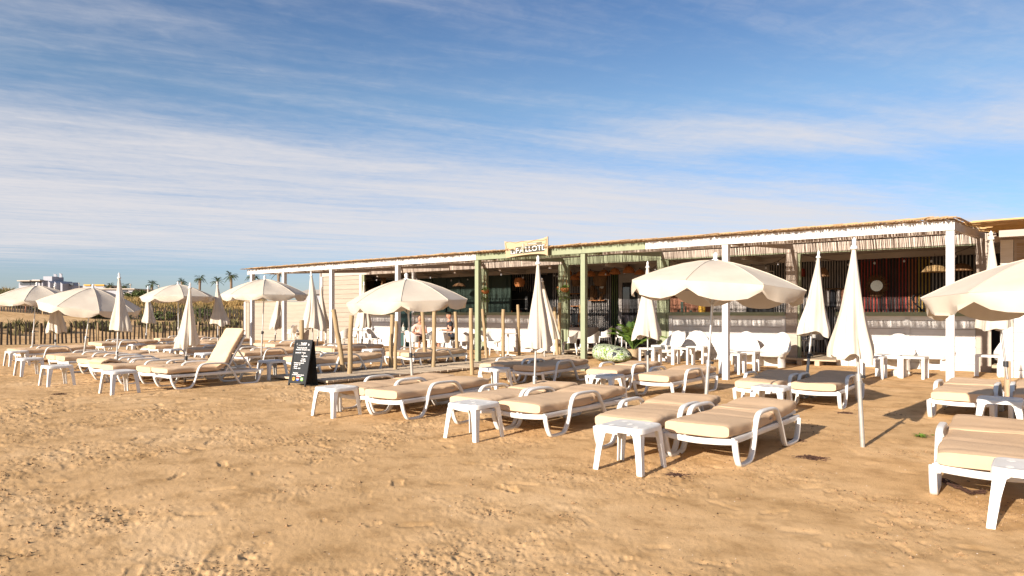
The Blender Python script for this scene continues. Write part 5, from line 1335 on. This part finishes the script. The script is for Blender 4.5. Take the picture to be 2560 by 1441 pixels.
for a in ((742, 33.0, 90, 'bucket chair by the low wall table, left side'), (728, 32.2, -60, 'bucket chair nearest the low white wall'), (858, 26.2, -90, 'bucket chair just right of the pleated furled parasol'), (880, 27.3, 20, 'bucket chair behind the two front stakes'), (935, 25.6, 100, 'bucket chair right of the black-poled furled parasol'),
    (925, 27.0, 0, 'bucket chair against the white counter wall left of the teal door'), (1032, 23.2, 180, 'bucket chair left of the seated woman, seen from behind'), (1070, 24.6, -20, 'bucket chair between the two seated guests'), (1130, 25.9, -5, 'bucket chair the man in black sits on'), (1160, 23.6, 160, 'bucket chair right of the seated man, left of the tall stake'),
    (1218, 23.5, 100, 'bucket chair right of the left green post'), (1235, 22.6, 60, 'bucket chair behind the stout stake'), (1108, 22.4, 190, 'bucket chair with its back to the beach in front of the seated man'), (1385, 22.0, 170, 'bucket chair behind the tall furled centre parasol'), (1425, 22.3, -60, 'bucket chair just inside the green entrance, left'),
    (1478, 22.2, -80, 'bucket chair inside the entrance right of the green post'), (1510, 22.8, -70, 'bucket chair inside the entrance left of the potted palm'), (1560, 22.6, 60, 'bucket chair inside the entrance behind the bulging stake'), (2000, 20.2, 80, 'bucket chair inside the doorway beside the wide post'), (2040, 21.0, -40, 'bucket chair inside the doorway behind the furled parasol')): bucket(*a)
def round_table(px, d, label, r=.38, h=.74, cloth=False):
    x, y = D(px, d); z0 = .16 if y > YI + .1 else gz(x, y); t = thing('bistro_table', (x, y, z0), R(20), label, 'table', 'white bistro tables')
    MB().lathe([(r - .02, h - .03), (r, h - .02), (r, h - .005), (r - .01, h)], 4 if not cloth else 20).build('table_top', M['plastic_old' if not cloth else 'cloth'], t, False)
    MB().lathe([(.05, .02), (.035, .08), (.03, .4), (.035, h - .031)], 12).build('column', M['plastic_old'], t, True, 50)
    b = MB()
    for k in range(4): a = k * math.pi / 2; b.bar((0, 0, .03), (.28 * math.cos(a), .28 * math.sin(a), .015), .05, .03)
    b.build('foot', M['plastic_old'], t)
    if cloth: 
        b = MB(); n = 24; b.grid([[((r + .01 + .03 * q * abs(math.sin(k * 1.3))) * math.cos(2 * math.pi * k / n), (r + .01 + .03 * q * abs(math.sin(k * 1.3))) * math.sin(2 * math.pi * k / n), h + .003 - .38 * q) for k in range(n)] for q in (0, .4, 1)], True); b.build('cloth_skirt', M['cloth'], t, True)
    return x, y, z0 + h
round_table(768, 33.5, 'bistro table at the low white wall'); round_table(815, 27.0, 'bistro table right of the pleated furled parasol', .45)
tx, ty, tz = round_table(1012, 24.4, 'bistro table with two glass bottles in front of the teal door', .42); round_table(1118, 24.2, 'bistro table of the man in the black shirt', .42); round_table(1270, 22.4, 'bistro table behind the stout upright stake', .4); round_table(895, 26.3, 'bistro table between the chairs behind the two front stakes', .4)
round_table(1452, 24.0, 'draped table with glasses inside the entrance', .6, .74, True); round_table(1575, 24.5, 'draped table deep inside the entrance behind the palm', .5, .74, True)
def bottle(x, y, z, s, label):
    t = thing('glass_bottle', (x, y, z), 0, label, 'bottle'); MB().lathe([(.042, 0), (.045, .02), (.045, .15), (.03, .2), (.015, .24), (.014, .31), (.018, .315)], 12).build('bottle', M['glass'], t, True); t.scale = (s, s, s)
bottle(tx + .02, ty - .1, tz, 1.05, 'taller clear glass bottle on the bistro table by the teal door'); bottle(tx + .18, ty + .02, tz, .82, 'shorter clear glass bottle on the bistro table by the teal door')
# glasses on the draped table
gx_, gy_ = D(1452, 24.0)
for i in range(9):
    a = i * 2.4; rr_ = .1 + .05 * i; t = thing('wine_glass', (gx_ + rr_ * math.cos(a), gy_ + rr_ * math.sin(a) * .7, .16 + .745), 0, 'wine glass on the draped table inside the green entrance', 'glass', 'wine glasses on the draped entrance table')
    MB().lathe([(.03, 0), (.004, .01), (.004, .08), (.03, .1), (.035, .14), (.03, .18)], 10).build('glass', M['glass'], t, True)
# interior bar block and shelves
def shelf(px0, px1, py, name, label, m='rattan', dep=.18, th=.03):
    x0, x1 = XA(px0, YB), XA(px1, YB); z = ZA(py, x0, YB); t = thing(name, (x0, YB - dep - .04, z), 0, label, 'shelf', 'wall shelves'); MB().box(0, x1 - x0, 0, dep, -th, 0).build('board', M[m], t)
    for q in (.1, x1 - x0 - .12): MB().box(q, q + .02, .02, dep, -th - .08, -th - .001).build('bracket', M['black_pl'], t)
    return x0, x1, z
s1 = shelf(1424, 1456, 734.5, 'wall_shelf', 'upper wooden shelf beside the left green jamb inside the entrance'); s2 = shelf(1479, 1518, 751, 'wall_shelf', 'wooden shelf carrying the wicker cacti'); s3 = shelf(1434, 1456, 765, 'wall_shelf', 'lower wooden shelf with a small plant inside the entrance')
def wicker_cactus():
    x, z = (s2[0] + s2[1]) / 2, s2[2]; t = thing('wicker_cactus', (x - .1, YB - .14, z + .001), 0, 'woven brown cactus ornament standing on the wall shelf', 'ornament')
    MB().lathe([(.09, 0), (.10, .1), (.10, .5), (.06, .56), (.01, .58)], 12, (-.12, 0, 0)).build('stem', M['wicker'], t, True)
    MB().tube([(-.12, 0, .12), (.02, 0, .16), (.04, 0, .42)], [.06, .06, .05], 10).build('arm', M['wicker'], t, True)
    MB().tube([(.22, 0, .0), (.28, 0, .2), (.40, 0, .26), (.42, 0, .5)], [.05, .06, .06, .04], 10).build('arm', M['wicker'], t, True)
    MB().tube([(-.34, 0, .1), (-.36, 0, .45)], [.05, .06], 10).build('arm', M['wicker'], t, True)
wicker_cactus()
x = XA(1505, YB - .1); z = ZA(716, x, YB - .1); t = thing('oval_mask', (x, YB - .10, z), 0, 'small white shield-shaped wall ornament on a wooden disc', 'ornament')
MB().prism_xz([(.15 * math.cos(k * .42), .24 * math.sin(k * .42)) for k in range(15)][::-1], 0, .03).build('disc', M['wicker'], t); MB().prism_xz([(.09 * math.cos(k * .42), .02 + .12 * math.sin(k * .42)) for k in range(15)][::-1], -.02, -.002).build('face', M['chalk'], t)
# small board on the floor inside, bar counter, bartender window things
x, y = D(1436, 27.0); t = thing('small_easel_board', (x, y, .16), 0, 'small black board on a wooden easel inside the entrance', 'board'); MB().box(-.16, .16, 0, .02, .75, 1.2).build('panel', M['board'], t)
for s in (-.17, .17): MB().bar((s, 0, 0), (s * .9, .05, 1.22), .03).build('leg', M['rattan'], t)
bx0, bx1 = XA(1215, YB - 1), XA(1392, YB - 1); t = thing('bar_counter', (bx0, YB - 1.5, .16), 0, 'dark bar counter behind the open hatch with bottles standing on it', 'counter'); MB().box(0, bx1 - bx0, 0, .5, 0, 1.02).build('body', M['dark'], t); MB().box(-.02, bx1 - bx0, -.04, .52, 1.022, 1.06).build('counter_top', M['tanwood'], t)
g = random.Random(8); bcols = [M['black_pl'], M['glass'], M['dkgreen'], M['rattan'], M['redp']]
for i in range(14):
    x = bx0 + .15 + i * (bx1 - bx0 - .4) / 13 + g.uniform(-.04, .04); t = thing('bar_bottle', (x, YB - 1.25 + g.uniform(-.1, .1), 1.221), 0, 'small bottle standing in the row on the dark bar counter', 'bottle', 'bottles on the bar counter'); s = g.uniform(.7, 1.05)
    MB().lathe([(.035, 0), (.035, .16), (.013, .21), (.013, .27)], 8).build('bottle', g.choice(bcols), t, True); t.scale = (s, s, s)
# fridge / shelf unit right of the bar window
fx0, fx1 = XA(1290, YB), XA(1334, YB); t = thing('back_bar_cabinet', (fx0, YB - .4, .16), 0, 'dark glazed cabinet with shelves behind the bar', 'cabinet'); MB().box(0, fx1 - fx0, 0, .3, 0, 2.1).build('body', M['dark'], t)
for q in (1.0, 1.4, 1.8): MB().box(.04, fx1 - fx0 - .04, -.02, 0, q, q + .02).build('shelf', M['slatw'], t)
# string lights and pendant lamps
def cable(p, q, sag, label=None, r=.008, parent=None, n=14):
    p, q = Vector(p), Vector(q); pts = [p.lerp(q, k / n) + Vector((0, 0, -sag * 4 * (k / n) * (1 - k / n))) for k in range(n + 1)]
    return pts
def string_lights(p, q, sag, nb, label):
    pts = cable(p, q, sag); t = thing('string_lights', p, 0, label, 'string lights', 'string lights under the ceiling'); P0 = Vector(p)
    MB().tube([v - P0 for v in pts], .008, 5).build('cable', M['black_pl'], t)
    for k in range(nb):
        v = pts[int((k + .5) / nb * (len(pts) - 1))] - P0; MB().lathe([(.014, 0), (.014, -.05)], 6, v).build('socket', M['black_pl'], t); MB().lathe([(.012, -.05), (.03, -.08), (.028, -.11), (.005, -.125)], 8, v).build('bulb', M['tag'], t, True)
for k in range(6):
    a, c = ix_[k + 1] + .2, ix_[k] - .2
    string_lights((a, YI + .3, 3.05), ((a + c) / 2, YI + 2.0, 3.0), .18, 3, 'looping string of bulbs below the ceiling, left half of bay %s from the right' % ('one', 'two', 'three', 'four', 'five', 'six')[k])
    string_lights(((a + c) / 2, YI + 2.0, 3.0), (c, YI + .3, 3.05), .18, 3, 'looping string of bulbs below the ceiling, right half of bay %s from the right' % ('one', 'two', 'three', 'four', 'five', 'six')[k])
def pendant(px, py, y, r, h, label, m='rattan', globe=False, flat=False):
    x = XA(px, y); z = ZA(py, x, y); t = thing('pendant_lamp', (x, y, z), 0, label, 'pendant lamp', 'woven pendant lamps')
    if globe: prof = [(r * .75, -h * .5), (r, -h * .15), (r, h * .15), (r * .8, h * .45), (r * .15, h * .5)]
    elif flat: prof = [(r, -h * .5), (r * .97, -h * .42), (r * .6, h * .25), (r * .25, h * .45), (r * .04, h * .5)]
    else: prof = [(r, -h * .5), (r * .93, -h * .2), (r * .7, h * .15), (r * .35, h * .42), (r * .05, h * .5)]
    b = MB(); b.lathe(prof, 18, capb=False); b.build('lamp_shade', M[m] if isinstance(m, str) else m, t, True, 60)
    MB().tube([(0, 0, h * .5), (0, 0, ZC - z - .14)], .006, 5).build('cord', M['black_pl'], t); MB().lathe([(.02, h * .5), (.025, h * .5 + .05)], 8).build('lamp_holder', M['black_pl'], t)
for a in ((1421, 679, .13, .26, 'narrow dim woven lamp beside the left green jamb'), (1437, 693, .20, .20, 'low orange cone lamp hanging lowest at the left of the entrance'), (1453, 684, .20, .20, 'orange lamp mostly hidden behind the right green post'), (1476, 684, .20, .20, 'orange woven lamp just right of the green post'),
    (1510, 682, .22, .22, 'orange woven lamp in front of the tall wicker shade'), (1537, 678, .21, .22, 'orange woven lamp above the green slats'), (1572, 674, .22, .24, 'highest orange woven lamp above the white window panel'), (1600, 680, .20, .18, 'rightmost orange woven lamp next to the furled parasol tip')):
    pendant(a[0], a[1], YI + 1.5, a[2], a[3], a[4])
pendant(1500, 692, YI + 2.6, .27, .72, 'tall brown wicker lamp shade above the cactus shelf', 'wicker', globe=True); pendant(1440, 705, YI + 2.6, .17, .35, 'dim brown wicker lamp below the lowest orange one', 'wicker', globe=True)
pendant(1299, 706, YI + 1.6, .21, .36, 'round bamboo lamp over the bar hatch', 'rattan', globe=True); pendant(2337, 671, YI + 1.2, .32, .20, 'wide pale woven lamp in front of the ochre slats', mat('pale_weave', (.42, .28, .13), .8, .4, 50, .4, 80), flat=True)
pendant(2403, 668, YI + 1.6, .28, .20, 'dark wide woven lamp right of the front pergola post', 'wicker', flat=True); pendant(2058, 680, YI + 1.6, .17, .28, 'conical brown lamp between the two furled parasols on the right', 'wicker'); pendant(1148, 712, YI + 1.0, .28, .14, 'flat woven lamp at the edge of the open centre parasol', 'wicker', flat=True)
# sunburst mirror
x = XA(2192, YB - .15); z = ZA(715, x, YB - .15); t = thing('sunburst_mirror', (x, YB - .14, z), 0, 'round mirror with a shaggy straw rim on the red slats', 'mirror')
g = random.Random(3); b = MB()
for i in range(260):
    a = g.uniform(0, 6.28); r1 = g.uniform(.30, .36); q = a + g.uniform(-.15, .15); w_ = .012
    b.add([(.17 * math.cos(a - .04), -.01, .17 * math.sin(a - .04)), (.17 * math.cos(a + .04), -.02, .17 * math.sin(a + .04)), (r1 * math.cos(q) * 1.05, g.uniform(-.05, .02), r1 * math.sin(q) * 1.1)], [(0, 1, 2)])
b.build('straw_rim', M['wicker'], t); MB().add([(.165 * math.cos(k * math.pi / 16), -.03, .165 * math.sin(k * math.pi / 16)) for k in range(32)], [tuple(range(32))]).build('mirror', M['mirror'], t)
# heart outline, coat rail
x = XA(2305, YB - .2); z = ZA(752, x, YB - .2); t = thing('wire_heart', (x, YB - .10, z), 0, 'dark wire heart hanging on the ochre slats', 'ornament'); pts = []
for k in range(29):
    a = k / 28 * 2 * math.pi; pts.append((.017 * 16 * math.sin(a) ** 3 * .95, -.02, .017 * (13 * math.cos(a) - 5 * math.cos(2 * a) - 2 * math.cos(3 * a) - math.cos(4 * a))))
MB().tube(pts, .014, 5, caps=False).build('outline', M['black_pl'], t, True)
x0, x1 = XA(2062, YB - .5), XA(2112, YB - .5); z = ZA(723, x0, YB - .5); t = thing('coat_rail', (x0, YB - .5, z), 0, 'wooden rail hung with coats between the two right-hand furled parasols', 'rail'); MB().tube([(0, 0, 0), (x1 - x0, 0, 0)], .02, 6).build('rail', M['wicker'], t)
for k, (m, w_, l) in enumerate((('slatw', .12, .5), ('blackcloth', .15, .55), ('slatw', .12, .6), ('clayred', .18, .6), ('wicker', .15, .5))):
    x = x0 + .08 + k * .16; t = thing('hanging_coat', (x, YB - .56, z - .02), 0, ('white shirt', 'black jacket', 'pale grey coat', 'terracotta coat', 'brown garment')[k] + ' hanging on the rail inside the bar', 'clothing'); b = MB()
    b.grid([[(w_ * s * .5 * math.cos(a * math.pi / 5), .05 * math.sin(a * math.pi / 5) * (1 + .5 * (a % 2)), -q * l) for a in range(10)] for q, s in ((0, .3), (.08, .9), (.5, 1), (1, 1.2))], True); b.build('garment', M[m], t, True)
x = XA(2001, YB - .1); z = ZA(683, x, YB); t = thing('red_box', (x, YB - .3, z), 0, 'dark red box on the striped wall beside the wide white post', 'box'); MB().box(-.13, .13, 0, .25, -.12, .12).build('box', M['slatr'], t); MB().box(-.15, .15, -.02, .26, -.14, -.122).build('shelf', M['wicker'], t)
# orange dish cabinet on the counter
x = XA(2350, YI + .6); t = thing('orange_cabinet', (x, YI + .5, 1.38), 0, 'orange glazed box on the right counter under the open parasol rim', 'box'); MB().box(-.05, .9, 0, .3, 0, .14).build('box', M['orange'], t); MB().box(-.3, 1.0, -.05, .35, -.0, .0).build('base', M['wicker'], t) if False else None
x = XA(2338, YI + .4); t = thing('steel_shaker', (x, YI + .1, 1.38), 0, 'small steel shaker on the right counter', 'shaker'); MB().lathe([(.03, 0), (.04, .12), (.02, .16), (.02, .19)], 10).build('shaker', M['steel'], t, True)
x = XA(1758, YI + .3); t = thing('yellow_pot', (x, YI + .2, 1.38), 0, 'ochre pot on the middle counter under the open parasol rim', 'pot'); MB().lathe([(.09, 0), (.11, .1), (.1, .26), (.08, .27)], 14).build('pot', M['yellow'], t, True)

# hanging plants on the green posts
def hang_plant(x, y, z, label, basket=True, s=1.0, seed=0):
    g = random.Random(seed); t = thing('hanging_plant', (x, y, z), 0, label, 'plant', 'hanging plants at the entrance')
    if basket:
        b = MB(); b.lathe([(.05, -.13), (.13, -.08), (.16, 0), (.14, .02)], 12); b.v = [(v[0], v[1], v[2]) for v in b.v]; b.build('basket', M['rattan'], t, True)
    for k in range(2): MB().tube([((-.12, .12)[k] * s, 0, 0), (0, 0, .62)], .006, 4).build('cord', M['rope'], t)
    b = MB()
    for i in range(190):
        a = g.uniform(0, 6.28); r = g.uniform(.02, .2) * s; zz_ = g.uniform(-.42, .08) * s if r > .1 else g.uniform(-.05, .12); p = Vector((r * math.cos(a), r * math.sin(a), zz_)); q = .035 * g.uniform(.6, 1.2); u = Vector((g.gauss(0, 1), g.gauss(0, 1), g.gauss(0, 1))).normalized() * q; v = u.cross(Vector((g.gauss(0, 1), g.gauss(0, 1), 1))).normalized() * q * .7; b.add([p - u, p + v, p + u, p - v], [(0, 1, 2, 3)])
    b.build('leaves', M['leafl'], t)
x = XA(1212, YI - .3); hang_plant(x, YI - .28, ZA(727, x, YI - .3), 'trailing plant in a rope hanger beside the left green post', True, 1.0, 1)
x = XA(1411, YI - .2); hang_plant(x + .05, YI - .25, ZA(722, x, YI - .2), 'tilted rattan basket plant on the wide green post', True, 1.0, 2)
x = XA(1391, YI - .1); hang_plant(x, YI + .2, ZA(718, x, YI - .1), 'small trailing plant left of the wide green post', True, .8, 3)

# potted palm at the entrance and leaf-print beanbag
x, y = G(1583, 898); t = thing('potted_palm', (x, y, 0), 0, 'bushy green potted palm beside the entrance behind the beanbag', 'plant')
MB().lathe([(.14, 0), (.18, .28), (.19, .30), (.17, .30), (.16, .26), (.001, .26)], 16).build('pot', M['signwood'], t, True, 40)
g = random.Random(12)
for i in range(17):
    a = g.uniform(0, 6.28); el = R(g.uniform(48, 86)); ln = g.uniform(.85, 1.35); b = MB(); pts = []
    for k in range(11):
        s = k / 10; r = ln * s * math.cos(el) * (1 + .5 * s); z = .28 + ln * s * math.sin(el) - .55 * ln * s ** 3 * math.cos(el) ** .5; pts.append(Vector((r * math.cos(a), r * math.sin(a), z)))
    b.tube(pts, [.010 - .0007 * k for k in range(11)], 5); side = Vector((-math.sin(a), math.cos(a), 0))
    for k in range(22):
        s = .25 + .75 * k / 22; q = s * 10; i0 = min(9, int(q)); p = pts[i0].lerp(pts[i0 + 1], q - i0); d = (pts[min(10, i0 + 1)] - pts[i0]).normalized(); l = .25 * math.sin(math.pi * (s * .8 + .12)) + .04
        for sg_ in (-1, 1):
            tip = p + side * sg_ * l * .75 + d * l * .65 + Vector((0, 0, -.3 * l * g.uniform(.4, 1.4))); w_ = d * .012; b.add([p - w_, p + w_, p.lerp(tip, .55) + w_ * 1.1 + Vector((0, 0, .015)), tip], [(0, 1, 2, 3)])
    b.build('frond', M['leaf'] if i % 3 else M['leafl'], t)
x, y = G(1528, 905); t = thing('beanbag', (x, y, 0), R(-38 + 90), 'large slumped beanbag with a green and white leaf print beside the right green post', 'beanbag')
b = MB(); rows = []; n = 40
for i in range(17):
    ph = math.pi * i / 16; row = []
    for k in range(n):
        a = 2 * math.pi * k / n; r = math.sin(ph) ** .8; z = -math.cos(ph); zz_ = (.02 if z < -.6 else .0) + max(0, (z + .85)) * .26 * (1 + .20 * math.cos(a - 2.2) * r); q = 1 + .035 * math.sin(5 * a + 3 * ph) + .02 * math.sin(11 * a)
        X = r * .50 * q * math.cos(a); Yy = r * .86 * q * math.sin(a); row.append((X, Yy, zz_ + .05 * math.exp(-((Yy + .25) / .2) ** 2) * r - .035 * math.exp(-((Yy - .12 + X * .5) / .05) ** 2) * (z > 0)))
    rows.append(row)
b.grid(rows, True); b.build('cover', M['leafprint'], t, True)

# ------------------------------------------------------------------ people
def skin_body(name, m, pts, edges, radii, parent, root=0, sub=2, loc=(0, 0, 0)):
    me = bpy.data.meshes.new(name); me.from_pydata(pts, edges, []); me.materials.append(m); o = bpy.data.objects.new(name, me); COL.objects.link(o)
    if parent: o.parent = parent
    o.location = loc
    md = o.modifiers.new('skin', 'SKIN'); md.use_smooth_shade = True
    for i, r in enumerate(radii): v = me.skin_vertices[0].data[i]; v.radius = (r, r) if not isinstance(r, tuple) else r; v.use_root = (i == root)
    s = o.modifiers.new('sub', 'SUBSURF'); s.levels = sub; s.render_levels = sub
    return o
def head(parent, p, m, yaw, hair=None, cap=None, s=1.0):
    c = Vector(p); b = MB(); rows = []
    for i in range(13):
        ph = math.pi * i / 12; z = -math.cos(ph) * .118 * s; r = math.sin(ph) ** .85; jaw = .84 + .16 * min(1, (i / 6)); row = []
        for k in range(18):
            a = 2 * math.pi * k / 18; X = r * .077 * jaw * math.cos(a) * s; Y = r * .097 * s * math.sin(a) * (1 if math.sin(a) > 0 else .95)
            # face looks to -y : nose, brow, chin
            if math.sin(a) < -.9: Y -= (.022 if i == 6 else .012 if i in (5, 7) else .008 if i == 3 else .0) * s * (1 if math.sin(a) < -.99 else .4)
            row.append((X, Y, z))
        rows.append(row)
    b.grid(rows, True); rm = Matrix.Rotation(yaw, 3, 'Z'); b.v = [tuple(c + rm @ Vector(v)) for v in b.v]; h = b.build('head', m, parent, True)
    for sx in (-1, 1):
        e = MB().lathe([(.001, -.028), (.014, -.015), (.016, .01), (.001, .028)], 8, (sx * .078 * s, .01, .0)); e.v = [tuple(c + rm @ Vector(v)) for v in e.v]; e.build('ear', m, h, True)
        e = MB().lathe([(.001, -.009), (.009, 0), (.001, .009)], 8, (sx * .03 * s, -.088 * s, .012)); e.v = [tuple(c + rm @ Vector(v)) for v in e.v]; e.build('eye', M['darkhair'], h, True)
    e = MB().box(-.024 * s, .024 * s, -.092 * s, -.080 * s, -.052 * s, -.046 * s); e.v = [tuple(c + rm @ Vector(v)) for v in e.v]; e.build('mouth', M['clayred'], h)
    if hair:
        e = MB(); e.lathe([(.083, -.05), (.091, .0), (.09, .05), (.07, .1), (.035, .125), (.001, .132)], 16, capb=False); e.v = [tuple(c + rm @ Vector((v[0] * s, (v[1] * 1.15 + .02) * s, v[2] * s)) ) for v in e.v]
        e.f = [f for f in e.f]; e.build('hair', hair, parent, True)
    if cap:
        e = MB(); e.lathe([(.092, .035), (.095, .06), (.085, .105), (.05, .135), (.001, .142)], 16, capb=False); e.hexa([(-.06, -.09, .04), (.06, -.09, .04), (.06, -.17, .025), (-.06, -.17, .025)], [(-.06, -.09, .05), (.06, -.09, .05), (.06, -.17, .033), (-.06, -.17, .033)])
        e.v = [tuple(c + rm @ Vector((v[0] * s, v[1] * 1.12 * s, v[2] * s))) for v in e.v]; e.build('cap', cap, parent, True, 50)
def hand(parent, wrist, dirv, m, s=1.0, up=(0, 0, 1)):
    """palm with four unequal bent fingers and a thumb leaving its side"""
    w = Vector(wrist); d = Vector(dirv).normalized(); u = Vector(up); sd = d.cross(u).normalized(); u = sd.cross(d).normalized()
    pts = [w, w + d * .05 * s]; ed = [(0, 1)]; rad = [.022 * s, .03 * s]
    for k, (o_, l) in enumerate(((-.028, .062), (-.010, .075), (.009, .07), (.026, .055))):
        a = len(pts); base = w + d * .075 * s + sd * o_ * s; pts += [base, base + d * l * .5 * s - u * .008 * s, base + d * l * .85 * s - u * .028 * s]; ed += [(1, a), (a, a + 1), (a + 1, a + 2)]; rad += [.0095 * s, .0085 * s, .007 * s]
    a = len(pts); tb = w + d * .03 * s + sd * -.034 * s; pts += [tb, tb + d * .03 * s - sd * .02 * s, tb + d * .055 * s - sd * .024 * s - u * .01 * s]; ed += [(0, a), (a, a + 1), (a + 1, a + 2)]; rad += [.012 * s, .0105 * s, .008 * s]
    skin_body('hand', m, pts, ed, rad, parent, 0, 1)
def seated(loc, rz, label, skinm, shirt, trousers, headyaw=0, cap=None, hair=None, arms='table', seat=.45, shirt_name='shirt'):
    t = thing('person', loc, rz, label, 'person')
    # faces -y; pelvis at origin height seat
    z = seat + .08; P = [(0, 0, z), (0, .02, z + .18), (0, .02, z + .36), (0, .0, z + .48), (0, -.015, z + .56), (0, -.02, z + .62),
        (-.19, .0, z + .44), (-.25, -.02, z + .18), (-.17, -.27, z + .20), (.19, .0, z + .44), (.26, -.02, z + .18), (.18, -.27, z + .22),
        (-.10, 0, z - .03), (-.13, -.42, z + .0), (-.14, -.44, .06), (-.14, -.56, .04), (.10, 0, z - .03), (.13, -.42, z + .0), (.14, -.44, .06), (.14, -.56, .04)]
    E_ = [(0, 1), (1, 2), (2, 3), (3, 4), (4, 5), (3, 6), (6, 7), (7, 8), (3, 9), (9, 10), (10, 11), (0, 12), (12, 13), (13, 14), (14, 15), (0, 16), (16, 17), (17, 18), (18, 19)]
    Rd = [(.15, .12), (.145, .11), (.155, .115), (.09, .08), .052, .05, .062, .046, .03, .062, .046, .03, .085, .06, .038, .04, .085, .06, .038, .04]
    skin_body('body', skinm, P, E_, Rd, t, 0, 2)
    # clothes follow the same skeleton, slightly larger
    if shirt:
        Ps = [P[0], P[1], P[2], (0, .0, z + .46), P[6], (-.225, -.01, z + .30), P[9], (.23, -.01, z + .30)]
        skin_body(shirt_name, shirt, Ps, [(0, 1), (1, 2), (2, 3), (3, 4), (4, 5), (3, 6), (6, 7)], [(.162, .132), (.158, .122), (.168, .127), (.10, .09), .078, .066, .078, .066], t, 0, 2)
    Pt = [(0, .0, z - .01), P[12], (-.115, -.2, z - .01), (-.13, -.40, z), P[16], (.115, -.2, z - .01), (.13, -.40, z)]
    skin_body('trousers', trousers, Pt, [(0, 1), (1, 2), (2, 3), (0, 4), (4, 5), (5, 6)], [(.165, .135), .098, .09, .075, .098, .09, .075], t, 0, 2)
    head(t, (0, -.03, z + .73), skinm, headyaw, hair, cap); hand(t, P[8], (.35, -.9, -.1), skinm); hand(t, P[11], (-.35, -.9, -.1), skinm)
    return t
x, y = D(1124, 25.0); seated((x, y, gz(x, y)), R(-35), 'man in a black t-shirt and dark cap seated at a bistro table, looking left', M['skin'], M['blackcloth'], M['shorts'], R(-40), M['capcloth'], None, seat=.50)
x, y = D(1049, 25.3); seated((x, y, gz(x, y)), R(60), 'woman in a pale pink top seated behind the leaning stake', M['skin'], M['pink'], M['shorts'], R(-20), None, M['darkhair'], seat=.40)
x, y = D(86, 43.2); seated((x, y, gz(x, y) - .05), R(-30), 'shirtless person in dark shorts and a hat sitting beyond the near fence', M['skin_tan'], None, M['shorts'], R(20), M['hair'], M['hair'], seat=.50)
bx, by = D(86, 43.15); t = thing('camp_stool', (bx, by, gz(bx, by) - .08), 0, 'low camp stool under the shirtless person beyond the fence', 'stool'); MB().box(-.2, .2, -.2, .2, .50, .54).build('seat', M['shorts'], t)
for a_, c_ in ((-.17, -.17), (.17, -.17), (-.17, .17), (.17, .17)): MB().bar((a_, c_, -.02), (a_ * .8, c_ * .8, .5), .025).build('leg', M['steel'], t)
# bartender, standing behind the bar, seen dark against the window
x = XA(1268, YB - .8); t = thing('person', (x, YB - .7, .16), R(-50), 'bartender in a black shirt standing dark against the bar window', 'person')
P = [(0, 0, .92), (0, .01, 1.1), (0, .01, 1.28), (0, 0, 1.4), (0, -.01, 1.48), (0, -.015, 1.55), (-.19, 0, 1.36), (-.25, -.08, 1.1), (-.2, -.30, 1.12), (.19, 0, 1.36), (.25, -.10, 1.1), (.2, -.28, 1.2), (-.09, 0, .86), (-.1, 0, .46), (-.1, .02, .06), (-.1, -.1, .03), (.09, 0, .86), (.1, 0, .46), (.1, .02, .06), (.1, -.1, .03)]
E_ = [(0, 1), (1, 2), (2, 3), (3, 4), (4, 5), (3, 6), (6, 7), (7, 8), (3, 9), (9, 10), (10, 11), (0, 12), (12, 13), (13, 14), (14, 15), (0, 16), (16, 17), (17, 18), (18, 19)]
Rd = [(.145, .11), (.13, .1), (.15, .11), (.09, .08), .05, .05, .06, .045, .03, .06, .045, .03, .085, .06, .04, .04, .085, .06, .04, .04]
skin_body('body', M['skin_dk'], P, E_, Rd, t)
skin_body('shirt', M['blackcloth'], [P[0], P[1], P[2], (0, 0, 1.38), P[6], (-.23, -.05, 1.2), P[9], (.23, -.06, 1.2)], [(0, 1), (1, 2), (2, 3), (3, 4), (4, 5), (3, 6), (6, 7)], [(.156, .12), (.142, .112), (.162, .122), (.1, .09), .075, .06, .075, .06], t)
skin_body('trousers', M['blackcloth'], [P[0], P[12], P[13], (-.1, .02, .12), P[16], P[17], (.1, .02, .12)], [(0, 1), (1, 2), (2, 3), (0, 4), (4, 5), (5, 6)], [(.155, .12), .095, .072, .055, .095, .072, .055], t)
head(t, (0, -.02, 1.66), M['skin_dk'], R(-10), M['darkhair'], None); hand(t, P[8], (.3, -.9, 0), M['skin_dk']); hand(t, P[11], (-.3, -.9, .2), M['skin_dk'])
